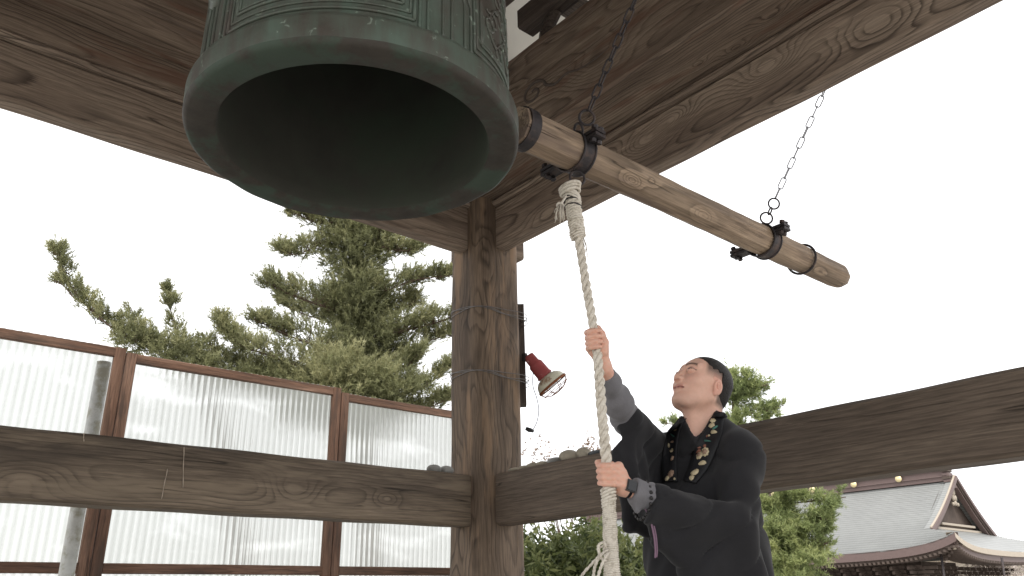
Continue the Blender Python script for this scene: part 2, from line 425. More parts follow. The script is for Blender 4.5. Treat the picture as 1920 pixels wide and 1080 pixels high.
def leaf_mat(name, c0, c1, c2, transl=.25):
    m, nt, b, out = new_mat(name)
    a = N(nt, 'ShaderNodeAttribute', attribute_name='tint')
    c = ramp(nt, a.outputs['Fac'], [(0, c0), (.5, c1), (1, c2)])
    nt.links.new(c, b.inputs['Base Color']); b.inputs['Roughness'].default_value = .55
    b.inputs['Specular IOR Level'].default_value = .35
    t = nt.nodes.new('ShaderNodeBsdfTranslucent'); nt.links.new(c, t.inputs[0])
    mx = nt.nodes.new('ShaderNodeMixShader'); mx.inputs[0].default_value = transl
    nt.links.new(b.outputs[0], mx.inputs[1]); nt.links.new(t.outputs[0], mx.inputs[2]); nt.links.new(mx.outputs[0], out.inputs[0])
    return m
L_conifer = leaf_mat('conifer_needles', (.10, .105, .055), (.225, .235, .115), (.40, .385, .21), .42)
L_pine = leaf_mat('pine_needles', (.10, .125, .055), (.235, .285, .115), (.42, .45, .20), .42)
L_shrub = leaf_mat('shrub_leaves', (.05, .07, .03), (.15, .18, .065), (.34, .36, .15), .3)
L_dry = leaf_mat('dry_leaves', (.18, .12, .09), (.26, .18, .13), (.34, .26, .2), .2)

def poly_mat(name, t0, t1):
    """clear corrugated plastic: upright dust streaks, with flute shading painted into the tint"""
    m, nt, b, out = new_mat(name)
    nt.nodes.remove(b)
    tc = N(nt, 'ShaderNodeTexCoord'); sx = N(nt, 'ShaderNodeSeparateXYZ'); nt.links.new(tc.outputs['Object'], sx.inputs[0])
    v = coords(nt, rnd=True)
    flute = math_n(nt, 'ADD', math_n(nt, 'MULTIPLY', math_n(nt, 'SINE', math_n(nt, 'MULTIPLY', sx.outputs[0], 2 * pi / .0525)), .5), .5)  # shading across each flute, painted into the tint
    mp = N(nt, 'ShaderNodeMapping'); mp.inputs['Scale'].default_value = (22, 1, .5); nt.links.new(v, mp.inputs[0])
    st = noise(nt, mp.outputs[0], 2.0, 4, .6, .2)
    mp3 = N(nt, 'ShaderNodeMapping'); mp3.inputs['Scale'].default_value = (.8, 1, 2.2); nt.links.new(v, mp3.inputs[0])
    big = noise(nt, mp3.outputs[0], 1.5, 3, .5, .8)
    sp = noise(nt, v, 60, 3, .6)
    gap = ramp(nt, big, [(.54, (0,) * 3), (.72, (1,) * 3)])                    # washed-clean patches
    e = math_n(nt, 'ADD', math_n(nt, 'ADD', math_n(nt, 'MULTIPLY', flute, .42), math_n(nt, 'MULTIPLY', st, .55)), math_n(nt, 'MULTIPLY', sp, .12))
    T = ramp(nt, e, [(.22, (t0 * .97, t0 * 1.0, t0 * .95)), (.85, (t1, t1, t1 * .985))])
    T = mixc(nt, gap, T, (.92, .93, .92))
    tr = N(nt, 'ShaderNodeBsdfTransparent'); nt.links.new(T, tr.inputs[0])
    rf = N(nt, 'ShaderNodeBsdfRefraction'); rf.inputs['IOR'].default_value = 1.10; rf.inputs['Roughness'].default_value = .25; nt.links.new(T, rf.inputs[0])
    tl = N(nt, 'ShaderNodeBsdfTranslucent'); tl.inputs[0].default_value = (.66, .68, .65, 1)
    gl = N(nt, 'ShaderNodeBsdfGlossy'); gl.inputs[0].default_value = (.9, .9, .9, 1); gl.inputs['Roughness'].default_value = .15
    m0 = N(nt, 'ShaderNodeMixShader'); m0.inputs[0].default_value = .85; nt.links.new(tr.outputs[0], m0.inputs[1]); nt.links.new(rf.outputs[0], m0.inputs[2])
    m1 = N(nt, 'ShaderNodeMixShader'); m1.inputs[0].default_value = .5
    nt.links.new(m0.outputs[0], m1.inputs[1]); nt.links.new(tl.outputs[0], m1.inputs[2])
    fr = N(nt, 'ShaderNodeFresnel'); fr.inputs[0].default_value = 1.45
    m3 = N(nt, 'ShaderNodeMixShader'); nt.links.new(fr.outputs[0], m3.inputs[0]); nt.links.new(m1.outputs[0], m3.inputs[1]); nt.links.new(gl.outputs[0], m3.inputs[2])
    nt.links.new(m3.outputs[0], out.inputs[0])
    return m
M_poly = poly_mat('clear_corrugated_plastic', .36, .66)
M_poly_c = poly_mat('cleaner_corrugated_plastic', .46, .80)

# ------------------------------------------------------------------ ground
g = 400
gv = [(-g, -g, -.45), (g, -g, -.45), (g, g, -.45), (-g, g, -.45)]
tag(mesh_np('ground', gv, [(0, 1, 2, 3)], M_ground), kind='structure')
V, F = box((.87, 1.62, -.225), (6.4, 6.4, .45))
tag(mesh_np('stone_platform', V, F, M_floor), kind='structure')
for (x0, y0) in [(i * .8 - 1.93, j * .8 - 1.18) for i in range(8) for j in range(8)]: pass

# ------------------------------------------------------------------ timber pieces
def timber(name, p0, p1, w, hgt, mat, parent, bev=.012, wob=.0, seg=24, rise=0.0, label=None, up=(0, 0, 1), wane=None):
    """a sawn beam: local x runs along it so that the grain follows; p0,p1 = centre-line ends, w across, hgt tall"""
    p0 = Vector(p0); p1 = Vector(p1); L = (p1 - p0).length
    x = (p1 - p0).normalized(); z = Vector(up); y = z.cross(x).normalized(); z = x.cross(y)
    sec = [(-w / 2, -hgt / 2 + bev), (-w / 2 + bev, -hgt / 2), (w / 2 - bev, -hgt / 2), (w / 2, -hgt / 2 + bev),
           (w / 2, hgt / 2 - bev), (w / 2 - bev, hgt / 2), (-w / 2 + bev, hgt / 2), (-w / 2, hgt / 2 - bev)]
    V = []; ph = random.random() * 9
    for i in range(seg + 1):
        s = i / seg
        for q, (a, b_) in enumerate(sec):
            da = wob * math.sin(s * 9 + ph + q * .9) * .5 + wob * .5 * math.sin(s * 31 + q * 2 + ph)
            db = wob * math.sin(s * 7.3 + q * 1.3 + ph) * .5 + wob * .4 * math.sin(s * 43 + q + ph * 2)
            if wane is not None and q in wane[0]: db += wane[1](s)
            V.append((s * L, a + da, b_ + db + rise * math.sin(pi * s)))
    F = []
    for i in range(seg):
        for q in range(8):
            F.append((i * 8 + q, (i + 1) * 8 + q, (i + 1) * 8 + (q + 1) % 8, i * 8 + (q + 1) % 8))
    F.append(tuple(range(8))); F.append(tuple(range(seg * 8, seg * 8 + 8))[::-1])
    me = bpy.data.meshes.new(name); me.from_pydata(V, [], F); me.materials.append(mat)
    o = bpy.data.objects.new(name, me); link(o)
    M = Matrix(((x.x, y.x, z.x, p0.x), (x.y, y.y, z.y, p0.y), (x.z, y.z, z.z, p0.z), (0, 0, 0, 1)))
    if parent is not None:
        o.parent = parent; o.matrix_parent_inverse = Matrix.Translation(parent.location).inverted()
    o.matrix_basis = M
    if label: o['label'] = label
    return o

PX, PY = 2.893, 3.574            # far corner post
QX, QY = -1.137, -.332           # the opposite corner
tower = empty('bell_tower', (.878, 1.621, 0), 'open timber bell tower of weathered brown beams above and around the bronze bell', 'bell tower')

def post_mesh(cx, cy, z0, z1, a=.172, rc=.095):
    """rounded-square post, local x up"""
    ring = []
    for q in range(4):
        for s in np.linspace(0, 1, 6):
            t = (q + s) * pi / 2
            sx = 1 if q in (0, 3) else -1; sy = 1 if q in (0, 1) else -1
            ring.append(((a - rc) * sx + rc * math.cos(t), (a - rc) * sy + rc * math.sin(t)))
    n = len(ring); V = []; seg = 30
    for i in range(seg + 1):
        s = i / seg; z = z0 + (z1 - z0) * s
        k = 1 + .012 * math.sin(s * 11) + .010 * (1 - s)
        for j, (x, y) in enumerate(ring):
            # local x = up, local y = world y, local z = -world x
            V.append((z, y * k + .002 * math.sin(s * 40 + j), -x * k))
    F = [(i * n + j, (i + 1) * n + j, (i + 1) * n + (j + 1) % n, i * n + (j + 1) % n) for i in range(seg) for j in range(n)]
    F += [tuple(range(n)), tuple(range(seg * n, seg * n + n))[::-1]]
    me = bpy.data.meshes.new('post'); me.from_pydata(V, [], F); me.materials.append(W_post)
    me.polygons.foreach_set('use_smooth', [True] * len(me.polygons))
    o = bpy.data.objects.new('post', me); link(o); o.parent = tower
    o.matrix_parent_inverse = Matrix.Translation(tower.location).inverted()
    o.matrix_basis = Matrix(((0, 0, -1, cx), (0, 1, 0, cy), (1, 0, 0, 0), (0, 0, 0, 1)))
    return o
for (cx, cy) in ((PX, PY), (QX, PY), (PX, QY), (QX, QY)):
    post_mesh(cx, cy, .02, 3.42)
    V, F = box((cx, cy, .03), (.5, .5, .06)); mesh_np('base_stone', V, F, M_floor, parent=tower)

# waist rails (two seen, two behind the camera side left open as the entrance)
hz = 1.403; hh = .274
timber('rail', (QX + .14, PY - .01, hz), (PX - .145, PY - .01, hz), .125, hh, W_rail, tower, .012, .004, 40, label='broad weathered lower rail with a large knot')
timber('rail', (PX - .01, QY + .14, hz), (PX - .01, PY - .145, hz), .125, hh, W_railr, tower, .014, .003, 40, label='smooth dark lower rail behind the man')

for a_, b_ in (((1.102,3.501,1.430), (1.095,3.501,1.305)), ((1.158,3.501,1.528), (1.176,3.501,1.358)), ((0.759,3.501,1.542), (0.765,3.501,1.508))):
    V, F = tube(np.array([np.array(a_) + (np.array(b_) - np.array(a_)) * t + [.0006 * math.sin(t * 9), 0, 0] for t in np.linspace(0, 1, 14)]), [.0019 + .0007 * math.sin(t * 17) for t in np.linspace(0, 1, 14)], 6)
    mesh_np('dried_drip', V, F, M_drip, True, tower)
# tie beams at the post heads
za, zb = 2.915, 3.20
def wane_r(s): return .018 * max(0, math.sin(s * 13 + .4)) ** 3 + .006 * math.sin(s * 37)
timber('tie_beam', (QX - .3, PY, (za + zb) / 2), (PX - .12, PY, (za + zb) / 2), .092, zb - za, W_tie, tower, .008, .003, 60)
timber('tie_beam', (PX, QY - .3, (za + zb) / 2), (PX, PY - .12, (za + zb) / 2), .092, zb - za, W_tie_r, tower, .010, .003, 90, wane=((2, 3), wane_r))
timber('tie_beam', (QX, QY + .1, (za + zb) / 2), (QX, PY - .12, (za + zb) / 2), .092, zb - za, W_tie, tower, .008, .003, 20)
# beam nose sticking out behind the post
timber('beam_nose', (PX + .14, PY, (za + zb) / 2 + .02), (PX + .30, PY, (za + zb) / 2 + .02), .085, .2, W_tie, tower)
timber('beam_nose', (PX, PY + .14, (za + zb) / 2 + .02), (PX, PY + .30, (za + zb) / 2 + .02), .085, .2, W_tie, tower)
# chamfered capping strip on each tie beam
zs = 3.224
timber('capping_strip', (QX - .3, PY - .012, zs), (PX - .15, PY - .012, zs), .13, .044, W_tie, tower, .018, .002, 30)
timber('capping_strip', (PX - .012, QY - .3, zs), (PX - .012, PY - .15, zs), .13, .044, W_tie, tower, .018, .002, 30)
# right: deep beam over the capping, with its scroll-carved face
bxr0, bxr1 = 2.535, 2.99
timber('wall_beam', ((bxr0 + bxr1) / 2, QY - .9, 3.44), ((bxr0 + bxr1) / 2, PY + .02, 3.44), bxr1 - bxr0, .378, W_big_r, tower, .016, .003, 40)
timber('wall_beam', ((bxr0 + bxr1) / 2 + .006, QY - .9, 3.765), ((bxr0 + bxr1) / 2 + .006, PY + .02, 3.765), bxr1 - bxr0 - .02, .255, W_big, tower, .014, .003, 40)
# left: filler and deep beam crossing over
timber('filler_board', (QX - .3, PY - .01, 3.33), (PX - .37, PY - .01, 3.33), .10, .165, W_big, tower, .006, .002, 20)
timber('wall_beam', (QX - .9, (3.22 + 3.70) / 2, 3.416 + .20), (bxr0 - .004, (3.22 + 3.70) / 2, 3.416 + .20), .48, .40, W_big, tower, .016, .003, 40)
timber('wall_beam', (QX - .9, QY, 3.62), (bxr0 - .004, QY, 3.62), .48, .40, W_big, tower, .016, .0, 4)
timber('wall_beam', (QX, QY + .25, 3.60), (QX, 3.21, 3.60), .48, .38, W_big, tower, .016, .0, 4)
# scroll carving on the inner face of the right wall beam (raised tendril, the groove's shade put in as dark wood), near the bell
xs = bxr0 - .001
def scroll_pts():
    a = np.array((2.533,2.683,3.517)); 
    pts = []
    for t in np.linspace(0, 1, 40):          # spiral, in the plane of the beam face (y,z)
        an = t * 2 * pi * 1.35 + .94; rr = .020 + .075 * t
        pts.append((xs, a[1] + rr * math.cos(an) * 1.05, a[2] + rr * math.sin(an) * .8))
    return np.array(pts)
sp = scroll_pts()
tl = [tuple(sp[-1]), (2.533,2.512,3.480), (2.533,2.420,3.496), (2.533,2.311,3.466), (2.533,2.196,3.464), (2.533,2.113,3.479)]
mb = MB(); mb.add(*tube(sp, np.linspace(.006, .011, len(sp)), 6)); mb.build('scroll_carving', M_dkw, tower)
mb = MB(); mb.add(*tube(interp(tl, 30), np.linspace(.010, .003, 30), 6)); mb.build('scroll_carving', M_dkw, tower)

# bracket arms above the right wall beam, with the white boarded eave showing past them
mesh_np('eave_soffit', [(2.56, -1.6, 4.86), (4.30, -1.6, 4.14), (4.30, 4.9, 4.14), (2.56, 4.9, 4.86)], [(0, 1, 2, 3)], M_plaster, parent=tower)
mesh_np('eave_soffit', [(-2.6, 3.62, 4.42), (2.93, 3.62, 4.42), (4.2, 4.9, 4.135), (-2.6, 4.9, 4.135)], [(0, 1, 2, 3)], M_plaster, parent=tower)
for yy in (2.02, 1.1, .2):
    V, F = box((2.70, yy, 3.93), (.20, .13, .07)); mesh_np('bracket_block', V, F, M_dkw, parent=tower)
    V, F = box((2.70, yy, 4.0), (.24, .20, .07)); mesh_np('bracket_block', V, F, M_dkw, parent=tower)
timber('bracket_arm', (2.60, .2, 4.115), (2.60, 2.80, 4.115), .13, .14, W_dark, tower, .01, 0, 3)
timber('bracket_arm', (2.42, .2, 4.27), (2.42, 2.98, 4.27), .14, .14, W_dark, tower, .01, 0, 3)
timber('bracket_arm', (2.2, 2.66, 4.30), (3.0, 2.66, 4.30), .12, .12, W_dark, tower, .01, 0, 3)
lg = interp([(2.62, 2.645, 3.885), (2.62, 2.64, 3.95), (2.62, 2.62, 4.0), (2.62, 2.55, 4.06)], 14)
mb = MB(); mb.add(*tube(lg, np.linspace(.05, .035, 14), 8)); mb.build('curved_strut', W_dark, tower)
# hangers: beams that carry the bell and the striker chain
timber('bell_beam', (.878, QY, 3.90), (.878, PY, 3.90), .26, .30, W_big, tower)
timber('chain_beam', (1.76, QY, 3.72), (1.76, 3.2, 3.72), .12, .16, W_big, tower)

# roof: rafters, boards and tiled slopes
ez, tz, ov = 4.05, 6.3, 1.5
cx0, cx1, cy0, cy1 = QX - ov, PX + ov, QY - ov, PY + ov
mx_, my_ = (cx0 + cx1) / 2, (cy0 + cy1) / 2
RV = [(cx0, cy0, ez), (cx1, cy0, ez), (cx1, cy1, ez), (cx0, cy1, ez), (mx_, my_, tz)]
RV += [(x, y, z + .18) for x, y, z in RV]
RF = [(1, 0, 4), (2, 1, 4), (3, 2, 4), (0, 3, 4), (5, 6, 9), (6, 7, 9), (7, 8, 9), (8, 5, 9), (0, 1, 6, 5), (1, 2, 7, 6), (2, 3, 8, 7), (3, 0, 5, 8)]
mesh_np('roof', RV, RF, W_dark, parent=tower)
V, F = box((.70, 1.5, 4.80), (3.0, 3.3, .04)); mesh_np('ceiling_board', V, F, W_dark, parent=tower)

# ------------------------------------------------------------------ bell
BX, BY, BZ = .878, 1.621, 2.0
bell = empty('temple_bell', (BX, BY, BZ), 'huge bronze temple bell with green patina hanging mouth down under the beams', 'bell')
prof = [(.352, .004), (.356, -.003), (.418, -.003), (.427, .002), (.431, .012), (.432, .066), (.429, .078), (.420, .086), (.407, .092), (.4045, .10),
        (.404, .2), (.402, .34), (.398, .5), (.393, .7), (.385, .9), (.372, 1.06), (.345, 1.17), (.29, 1.25), (.2, 1.30), (.08, 1.325), (0, 1.33)]
def rprof(z):
    zs_ = [p[1] for p in prof[6:]]; rs_ = [p[0] for p in prof[6:]]
    return np.interp(z, zs_, rs_)
V, F = lathe(prof, (0, 0, 0), n=128)
# slight unevenness of the cast lip
ang = np.arctan2(V[:, 1], V[:, 0]); V[:, 2] += np.where((V[:, 2] < .09) & (np.hypot(V[:, 0], V[:, 1]) > .38), .0014 * np.sin(ang * 7) + .001 * np.sin(ang * 19 + 1), 0)
nr_ = 128 * 4
mesh_np('mouth_rim', V[:640] + np.array([BX, BY, BZ]), F[:nr_], M_bronze_rim, True, bell)
o = mesh_np('body', V + np.array([BX, BY, BZ]), F[nr_:], M_bronze, True, bell)
profi = [(.352, .004), (.349, .016), (.351, .05), (.354, .2), (.35, .6), (.33, .95), (.28, 1.12), (.15, 1.2), (0, 1.22)]
V, F = lathe(profi, (0, 0, 0), n=96)
mesh_np('inside', V + np.array([BX, BY, BZ]), [f[::-1] for f in F], M_bronze_in, True, bell)
def bs(dt, z, off=.001):
    t = math.radians(dt); r = rprof(z) + off
    return (BX + r * math.cos(t), BY + r * math.sin(t), BZ + z)
def bline(pts, r=.0032, nper=14):
    P = []
    for (a, b_) in zip(pts[:-1], pts[1:]):
        for s in np.linspace(0, 1, nper, endpoint=False):
            P.append(bs(a[0] + (b_[0] - a[0]) * s, a[1] + (b_[1] - a[1]) * s))
    P.append(bs(*pts[-1])); return tube(P, r, 6)
for q in range(4):
    c = q * 90
    # panel between two bands
    fr = MB()
    for k, (da, z0, z1, r) in enumerate(((32.6, .112, .50, .0046), (31.2, .130, .482, .0030), (28.6, .150, .462, .0046), (27.6, .160, .452, .0028))):
        fr.add(*bline([(c + 45 - da, z0), (c + 45 + da, z0)], r, 40)); fr.add(*bline([(c + 45 - da, z1), (c + 45 + da, z1)], r, 40))
        fr.add(*bline([(c + 45 - da, z0), (c + 45 - da, z1)], r, 10)); fr.add(*bline([(c + 45 + da, z0), (c + 45 + da, z1)], r, 10))
    fr.build('panel_frame', M_bronze, bell, True)
    ar = MB()                                       # arabesque of curling tendrils inside the panel
    for row, zc in enumerate((.215, .30, .39)):
        P = [bs(c + 45 + a, zc + .020 * math.sin(a * .42 + row * 2)) for a in np.linspace(-25, 25, 90)]
        ar.add(*tube(P, .0038, 6))
        for k in range(-3, 4):
            a0 = c + 45 + k * 7.6 + (3 if row % 2 else 0); sgn = 1 if (k + row) % 2 else -1
            P = []
            for t in np.linspace(0, 1, 26):
                an = t * 2 * pi * 1.3; rr = .027 * (1 - .75 * t)
                P.append(bs(a0 + math.degrees(rr * math.sin(an) / .4), zc + sgn * (.010 + rr - rr * math.cos(an) * 1.0)))
            ar.add(*tube(P, np.linspace(.0045, .0028, 26), 6))
            for t in (.2, .5):
                ar.add(*tube([bs(a0 + 1.8 + t * 3, zc - sgn * .006), bs(a0 + 3 + t * 3, zc - sgn * .022), bs(a0 + 4.4 + t * 3, zc - sgn * .028)], [.004, .005, .001], 6))
    ar.build('arabesque', M_bronze, bell, True)
    # vertical band lines with their waist
    bd = MB()
    for da, w in ((-10.6, 3.5), (-7.6, 3.2), (-1.8, -1.5), (1.8, 1.5), (7.6, -3.2), (10.6, -3.5)):
        bd.add(*bline([(c + da, .095), (c + da, .235), (c + da + w * .9, .285), (c + da + w, .50)], .0042, 10))
    bd.build('band_line', M_bronze, bell, True)
    # upper field: rows of knobs in frames (above the picture)
    kn = MB()
    for i in range(5):
        for j in range(4):
            p = bs(c + 45 - 22 + i * 11, .66 + j * .085, .0)
            d = unit(np.array(p) - np.array([BX, BY, p[2]]))
            kn.add(*lathe([(.018, 0), (.016, .012), (.008, .02), (0, .021)], p, d, 8))
    kn.build('knobs', M_bronze, bell, True)['kind'] = 'stuff'
# ribs right round the body
rb = MB()
for z in (.52, .53, .60, .61, 1.02, 1.035):
    P = np.array([bs(a, z) for a in np.linspace(0, 360, 120, endpoint=False)]); rb.add(*tube(P, .005, 6, closed=True))
rb.build('ribs', M_bronze, bell, True)['kind'] = 'stuff'
# striking seat: lotus disc facing the log
sd = MB()
for ang_ in (0, 180):
    p = np.array(bs(ang_, .31, -.004)); d = np.array([math.cos(math.radians(ang_)), 0, 0])
    V, F = lathe([(.062, 0), (.060, .010), (.046, .012), (.044, .018), (.018, .020), (0, .021)], p, d, 32)
    mesh_np('striking_seat', V, F, M_bronze, True, bell)
mb = MB()
P = circle((BX, BY, BZ + 1.42), (0, 1, 0), .10, 32); mb.add(*tube(P, .03, 10, closed=True)); mb.build('crown_loop', M_bronze, bell, True)
mb = MB(); P = circle((BX, BY, BZ + 1.60), (1, 0, 0), .12, 32); mb.add(*tube(P, .022, 10, closed=True)); mb.build('hanging_shackle', M_iron, bell, True)

# ------------------------------------------------------------------ striker log
LY, LZ = 1.626, 2.31
logt = empty('striker_log', (2.5, LY, LZ), 'long weathered octagonal wooden log hanging level from two chains beside the bell', 'log')
def log_mesh():
    n = 16; V = []; xs_ = list(np.linspace(1.452, 3.50, 60)) + [3.52, 3.545, 3.552]
    L0 = xs_[0]
    for i, x in enumerate(xs_):
        k = 1.0
        if x > 3.51: k = (.93, .80, .62)[i - 60]
        if x < 1.49: k = 1
        r = .0675 - .0022 * (x - 1.475) + .0018 * math.sin(x * 5)
        for j in range(n):
            a = 2 * pi * j / n + .2
            # octagon with softened arrises
            oc = math.cos(pi / 8) / math.cos(((a - .2) % (pi / 4)) - pi / 8)
            rr = r * k * (.12 + .88 * oc) * (1 + .010 * math.sin(x * 17 + j * 1.7) + .008 * math.sin(x * 41 + j))
            V.append((x - 1.452, rr * math.cos(a), rr * math.sin(a)))
    m = len(xs_)
    F = [(i * n + j, (i + 1) * n + j, (i + 1) * n + (j + 1) % n, i * n + (j + 1) % n) for i in range(m - 1) for j in range(n)]
    F += [tuple(range(n)), tuple(range((m - 1) * n, m * n))[::-1]]
    return V, F
V, F = log_mesh()
lo = mesh_np('shaft', V, F, W_log, False, loc=(1.452, LY, LZ))
lo.parent = logt; lo.matrix_parent_inverse = Matrix.Translation(logt.location).inverted()
def band(x, w, r, nm, mat=M_iron):
    mb = MB(); mb.add(*lathe([(r - .004, -w / 2), (r, -w / 2), (r + .0, w / 2), (r - .004, w / 2)], (x, LY, LZ), (1, 0, 0), 32))
    return mb.build(nm, mat, logt)
band(1.482, .042, .0722, 'end_band')
def ring_(c, ax, R, r, n=28): return tube(circle(c, ax, R, n), r, 8, closed=True)
for cxx, rr in ((1.727, .0700), (2.877, .0705)):
    band(cxx, .052, rr + .002, 'clamp_band')
    for w in (-.026, .026):
        mb = MB(); mb.add(*ring_((cxx + w, LY, LZ), (1, 0, 0), rr + .002, .0045, 32)); mb.build('band_edge', M_iron, logt, True)
    for s in (-1, 1):
        mb = MB()
        zc = LZ + .028 * (1 if s < 0 else -.35)
        ex = .0 if s < 0 else .038
        mb.add(*box((cxx, LY + s * (rr + .022 + ex / 2), zc + .007), (.048, .055 + ex, .012)))
        mb.add(*box((cxx, LY + s * (rr + .022 + ex / 2), zc - .010), (.048, .055 + ex, .012)))
        mb.build('clamp_ear', M_iron, logt)
        for dx in (-.012, .014):
            mb = MB(); mb.add(*lathe([(0, -.030), (.011, -.030), (.011, -.018), (.006, -.018), (.006, .018), (.012, .018), (.012, .030), (0, .030)], (cxx + dx, LY + s * (rr + .030 + ex), zc), (0, .25 * s, 1), 6)); mb.build('bolt', M_iron, logt)
mb = MB(); mb.add(*ring_((3.185, LY, LZ), (1, .05, 0), .0695, .0055, 32)); mb.build('end_wire', M_iron, logt, True)
# eyes above and below the first clamp
mb = MB(); mb.add(*ring_((1.722, LY - .004, LZ - .098), (.5, 1, 0), .026, .0045)); mb.build('rope_eye', M_iron, logt, True)

# ------------------------------------------------------------------ chains
def link_mesh(Lk, Wk, r, name, mat):
    P = []
    h_ = Lk / 2 - Wk / 2
    for t in np.linspace(0, pi, 9): P.append((Wk / 2 * math.cos(t), 0, h_ + Wk / 2 * math.sin(t)))
    for t in np.linspace(pi, 2 * pi, 9): P.append((Wk / 2 * math.cos(t), 0, -h_ + Wk / 2 * math.sin(t)))
    P = np.array(P)
    V, F = tube(P, r, 6, closed=True)
    me = bpy.data.meshes.new(name); me.from_pydata([tuple(v) for v in V], [], F); me.materials.append(mat)
    me.polygons.foreach_set('use_smooth', [True] * len(me.polygons)); return me
def chain(p0, d, length, Lk, Wk, r, mat, label, rings):
    root = empty('hanging_chain', p0, label, 'chain', 'chains holding the striker log')
    d = Vector(d).normalized(); q = d.to_track_quat('Z', 'Y')
    me = link_mesh(Lk, Wk, r, 'chain_link', mat)
    pitch = Lk - 2 * r; n = int(length / pitch)
    for i in range(n):
        o = bpy.data.objects.new('chain_link', me); link(o); o.parent = root
        o.location = d * (i * pitch + Lk / 2)
        tw = (pi / 2 if i % 2 else 0) + .5 + .12 * math.sin(i * 1.7)
        o.rotation_mode = 'QUATERNION'; o.rotation_quaternion = q @ Quaternion((0, 0, 1), tw)
    for (off, ax, R, rr) in rings:
        V, F = ring_(Vector(p0) + Vector(off), ax, R, rr)
        mesh_np('ring', V, F, M_iron, True, root)
    return root
D1 = (0, -.77, 1)
chain((1.779,1.600,2.495), D1, 1.62, .054, .024, .0036, M_iron, 'dark iron chain rising from the rope end of the log past the beams',
      [((.0, .012, -.022), (.55, .8, .3), .027, .0050), ((-.012, .045, -.062), (.9, -.2, .3), .024, .0048)])
c2 = np.array((2.987,1.600,2.545))
r1 = np.array((2.980,1.605,2.521)); r2 = np.array((2.945,1.610,2.474)); r3 = np.array((2.913,1.615,2.431))
ch2 = chain(tuple(c2), D1, .60, .054, .022, .0026, M_galvbright, 'thin pale chain from the outer clamp up to the underside of the beam',
      [(r1 - c2, (.61, .70, .25), .0245, .0040), (r3 - c2, (.61, .70, .1), .0265, .0042)])
dl = unit(r3 - r1); sd_ = unit(np.cross(dl, (.61, .7, .3)) * .5 + np.array([.3, .35, 0]))
V, F = tube(np.array([r2 + sd_ * .010 * math.cos(t) + dl * .026 * math.sin(t) for t in np.linspace(0, 2 * pi, 20, endpoint=False)]), .0036, 6, closed=True)
mesh_np('ring', V, F, M_iron, True, ch2)

# ------------------------------------------------------------------ rope
rope_path = [(1.690, 1.628, 2.165), (1.703, 1.628, 2.08), (1.724, 1.626, 1.923), (1.743, 1.624, 1.78), (1.758, 1.622, 1.672), (1.765, 1.621, 1.62),
             (1.768, 1.62, 1.40), (1.775, 1.62, 1.254), (1.774, 1.62, 1.16), (1.766, 1.62, .945), (1.76, 1.62, .6), (1.755, 1.62, .30)]
rope = empty('bell_rope', rope_path[0], 'thick twisted white hemp rope hanging from the log, gripped by the man', 'rope')
RP = interp(rope_path, 520)
def path_at(z):
    i = int(np.argmin(abs(RP[:, 2] - z))); return RP[i]
Ld = np.concatenate([[0], np.cumsum(np.linalg.norm(np.diff(RP, axis=0), axis=1))])
T_, N_, B_ = frames(RP, (1, 0, 0))
for k in range(3):
    ph = Ld / .088 * 2 * pi + k * 2 * pi / 3
    ro = np.interp(RP[:, 2], [.3, 1.2, 1.6, 2.1], [.0098, .0094, .0086, .0078]); wob = 1 + .06 * np.sin(Ld * 37 + k)
    P = RP + (ro * wob)[:, None] * (np.cos(ph)[:, None] * N_ + np.sin(ph)[:, None] * B_)
    V, F = tube(P, ro * .90, 8); mesh_np('strand', V, F, M_rope, True, rope)
def whipping(z0, z1, r0, r1, wire, pitch, name, sl=0.0):
    n = int((z0 - z1) / pitch * 14); P = []; seedp = random.random() * 9
    for i in range(n):
        s = i / (n - 1); z = z0 + (z1 - z0) * s; c = path_at(z)
        a = i / 14 * 2 * pi; rr = r0 + (r1 - r0) * s; rr *= 1 + .05 * math.sin(s * 23 + seedp) + .02 * math.sin(i * .37)
        P.append((c[0] + rr * math.cos(a), c[1] + rr * math.sin(a), z + sl * rr * math.cos(a + .6) + .0012 * math.sin(i * .9)))
    V, F = tube(P, wire, 6); mesh_np(name, V, F, M_rope, True, rope)
whipping(2.175, 2.145, .036, .030, .0055, .0095, 'top_coil', .35)
whipping(2.150, 2.115, .029, .026, .0050, .0095, 'top_coil', -.4)
whipping(2.118, 1.985, .0235, .0225, .0042, .0088, 'whipping', .45)
whipping(2.112, 2.000, .0225, .0220, .0042, .0118, 'whipping', -.5)
mb = MB(); 
for z in (2.122, 2.113, 2.093): mb.add(*tube(circle(tuple(path_at(z)), (.2, .1, 1), .0275, 24), .0026, 6, closed=True))
mb.build('binding_wire', M_iron, rope, True)
whipping(1.190, 1.135, .0205, .0190, .0045, .0095, 'lower_whipping', .5)
whipping(1.150, .985, .0180, .0200, .0031, .0058, 'lower_whipping', .12)
whipping(.985, .70, .0205, .031, .0036, .0066, 'lower_whipping', .22)
V, F = tube([path_at(z) for z in np.linspace(2.165, 1.985, 12)], .0215, 10); mesh_np('rope_core', V, F, M_rope, True, rope)
V, F = tube([path_at(z) for z in np.linspace(1.185, .45, 30)], np.linspace(.0168, .034, 30), 12); mesh_np('rope_core', V, F, M_rope, True, rope)
